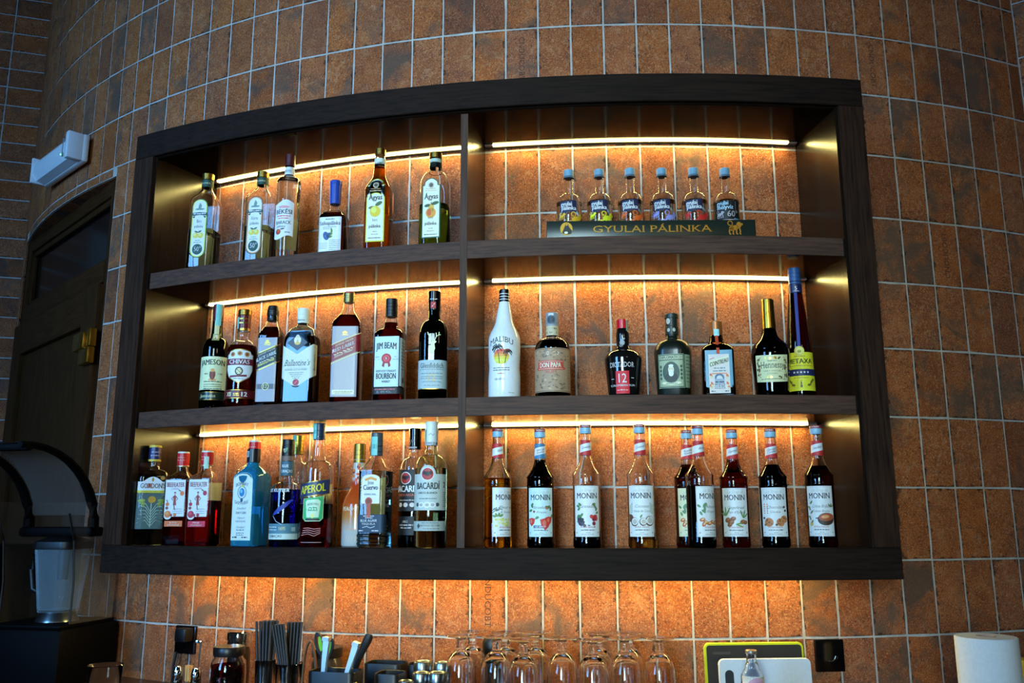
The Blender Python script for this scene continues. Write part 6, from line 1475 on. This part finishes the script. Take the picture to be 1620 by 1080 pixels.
# ---- blender with clear sound hood
MATT = flat('#030304', .6, spec=.08)
def build_blender():
    p = cpt(-33.0, .165); rz = to_camera(p) - R_(38)
    t = thing('bar_blender', 'black bar blender with raised clear sound hood at the left', 'blender', p, rz)
    m = MB(); m.box(-.165, .125, -.15, .13, 0, .170, .018); bs = m.obj('base', MATT, t)
    m = MB(); m.box(-.15, .11, -.135, .115, .168, .178, .004); m.obj('deck', MATT, t)
    # dial on the front
    n = 24; rg = [[(-.105 + r * math.sin(2 * PI * j / n), y, .052 + r * math.cos(2 * PI * j / n)) for j in range(n)] for y, r in ((-.150, .020), (-.160, .019), (-.162, .016), (-.162, .0005))]
    m = MB(); m.rings(rg, False, True); k = m.obj('dial', flat('#1a1d20', .3), t)
    m = MB(); m.box(-.112, -.098, -.166, -.161, .040, .066, .002); m.obj('pointer', STEEL, k)
    m = MB(); m.tube([(-.105 + .031 * math.sin(R_(q)), -.1515, .052 + .031 * math.cos(R_(q))) for q in range(0, 150, 12)], .0013, 6); m.obj('dial_scale', flat('#8fb0ba', .5), t)
    # jar
    m = MB(); jr = lambda hx, z: Bot.ring(Bot, hx, hx, .55, z)
    m.rings([jr(.048, .205), jr(.050, .22), jr(.064, .36), jr(.068, .395)], True, False); m.rings([jr(.045, .212), jr(.047, .222), jr(.061, .36), jr(.065, .395)], True, False, flip=True); o = m.obj('jar', sheer('#cfe4ee', .05, op=.10), t, True, 40, fix=False); o.location = (.0, -.01, 0)
    m = MB(); m.lathe([(.178, .062), (.185, .060), (.200, .050), (.207, .047)], 32); o = m.obj('jar_collar', STEEL, t); o.location = (.0, -.01, 0)
    m = MB(); m.rings([Bot.ring(Bot, q, q, .5, z) for z, q in ((.393, .0705), (.40, .0715), (.415, .070), (.420, .058), (.432, .034), (.445, .033), (.447, .028))]); o = m.obj('jar_lid', BLACK, t); o.location = (.0, -.01, 0)
    m = MB(); m.lathe([(.30, .016), (.395, .018)], 16); o = m.obj('tamper', BLACK, t); o.location = (.004, -.01, 0)
    m = MB(); m.tube([(-.066, -.01, .385), (-.10, -.01, .378), (-.108, -.01, .33), (-.096, -.01, .27), (-.060, -.01, .255)], .010, 10); m.obj('jar_handle', BLACK, t)
    # fixed hood: clear curved back and sides
    prof = [(.115, .178), (.118, .30), (.10, .42), (.06, .50), (.0, .535)]
    m = MB(); rg = []
    for y, z in prof:
        rg.append([(-.13, y - .21 + .0 * z, z), (-.135, y - .05, z), (-.12, y, z), (.0, y + .006, z), (.10, y, z), (.112, y - .05, z), (.108, y - .21, z)])
    nn = 7; v = [q for r in rg for q in r]; f = [(i * nn + j, i * nn + j + 1, (i + 1) * nn + j + 1, (i + 1) * nn + j) for i in range(len(prof) - 1) for j in range(nn - 1)]
    m.add(v, f); m.obj('hood_shell', sheer('#d8c8bc', .05, op=.06), t, True, 60, fix=False)
    for x in (-.134, .110):
        m = MB(); m.tube([(x, -.095, .18), (x, -.094, .30), (x, -.11, .42), (x, -.14, .50)], .003, 6); m.obj('hood_edge', BLACK, t)
    # raised front cover: two black ribs with a clear skin between them
    arcs = [(-.02 - .30 * (1 - math.cos(R_(q))), .455 + .235 * math.sin(R_(q))) for q in range(8, 100, 10)]
    for x in (-.125, .105):
        m = MB(); m.tube([(x, -.02, .44)] + [(x, y, z) for y, z in arcs], [.017 - .0008 * q for q in range(len(arcs) + 1)], 8); m.obj('cover_rib', MATT, t)
    m = MB(); v = []; 
    for y, z in arcs: v += [(-.125, y, z + .008), (.105, y, z + .008)]
    m.add(v, [(2 * i, 2 * i + 1, 2 * i + 3, 2 * i + 2) for i in range(len(arcs) - 1)]); m.obj('cover_skin', sheer('#d8c8bc', .06, op=.07), t, True, 60, fix=False)
    m = MB(); m.box(-.135, .115, -.345, -.318, .672, .694, .008); m.obj('cover_handle', MATT, t)
    m = MB(); m.box(-.14, .12, -.05, .02, .43, .46, .010); m.obj('hinge_block', MATT, t)
build_blender()
p = cpt(-41.2, .25); t = thing('ice_maker', 'plain black appliance at the far left edge of the counter', 'appliance', p, R_(-25))
m = MB(); m.box(-.2, .14, -.17, .15, 0, .40, .012); m.obj('housing', MATT, t)
m = MB(); m.box(-.19, .13, -.174, -.169, .03, .25, .004); m.obj('front_door', MATT, t)

# ---- maker's stamp pressed into a few of the tiles, reading downwards or upwards
def tile_stamp(col, row, up):
    a = math.degrees(PHI0 + (col + .5) * TW / RAD); p = wpt(a, .0013, ZTOP - (row + .5) * TH)
    v, f = glyphs('CNDUCOBT'); x1 = max(q[0] for q in v); hgt, ln = .017, .145; sg = 1 if up else -1
    pts = [(-sg * (y - .5) * hgt, 0, sg * (x - x1 / 2) * ln / x1) for x, y in v]
    o = mesh_obj('maker_stamp', pts, f, flat('#3a241a', .8), D.objects['wall_back'], False); o.location = p; o.rotation_euler = (0, 0, R_(a))
for q in ((-4, 0, False), (7, 0, False), (9, 3, True), (-5, 8, False)): tile_stamp(*q)
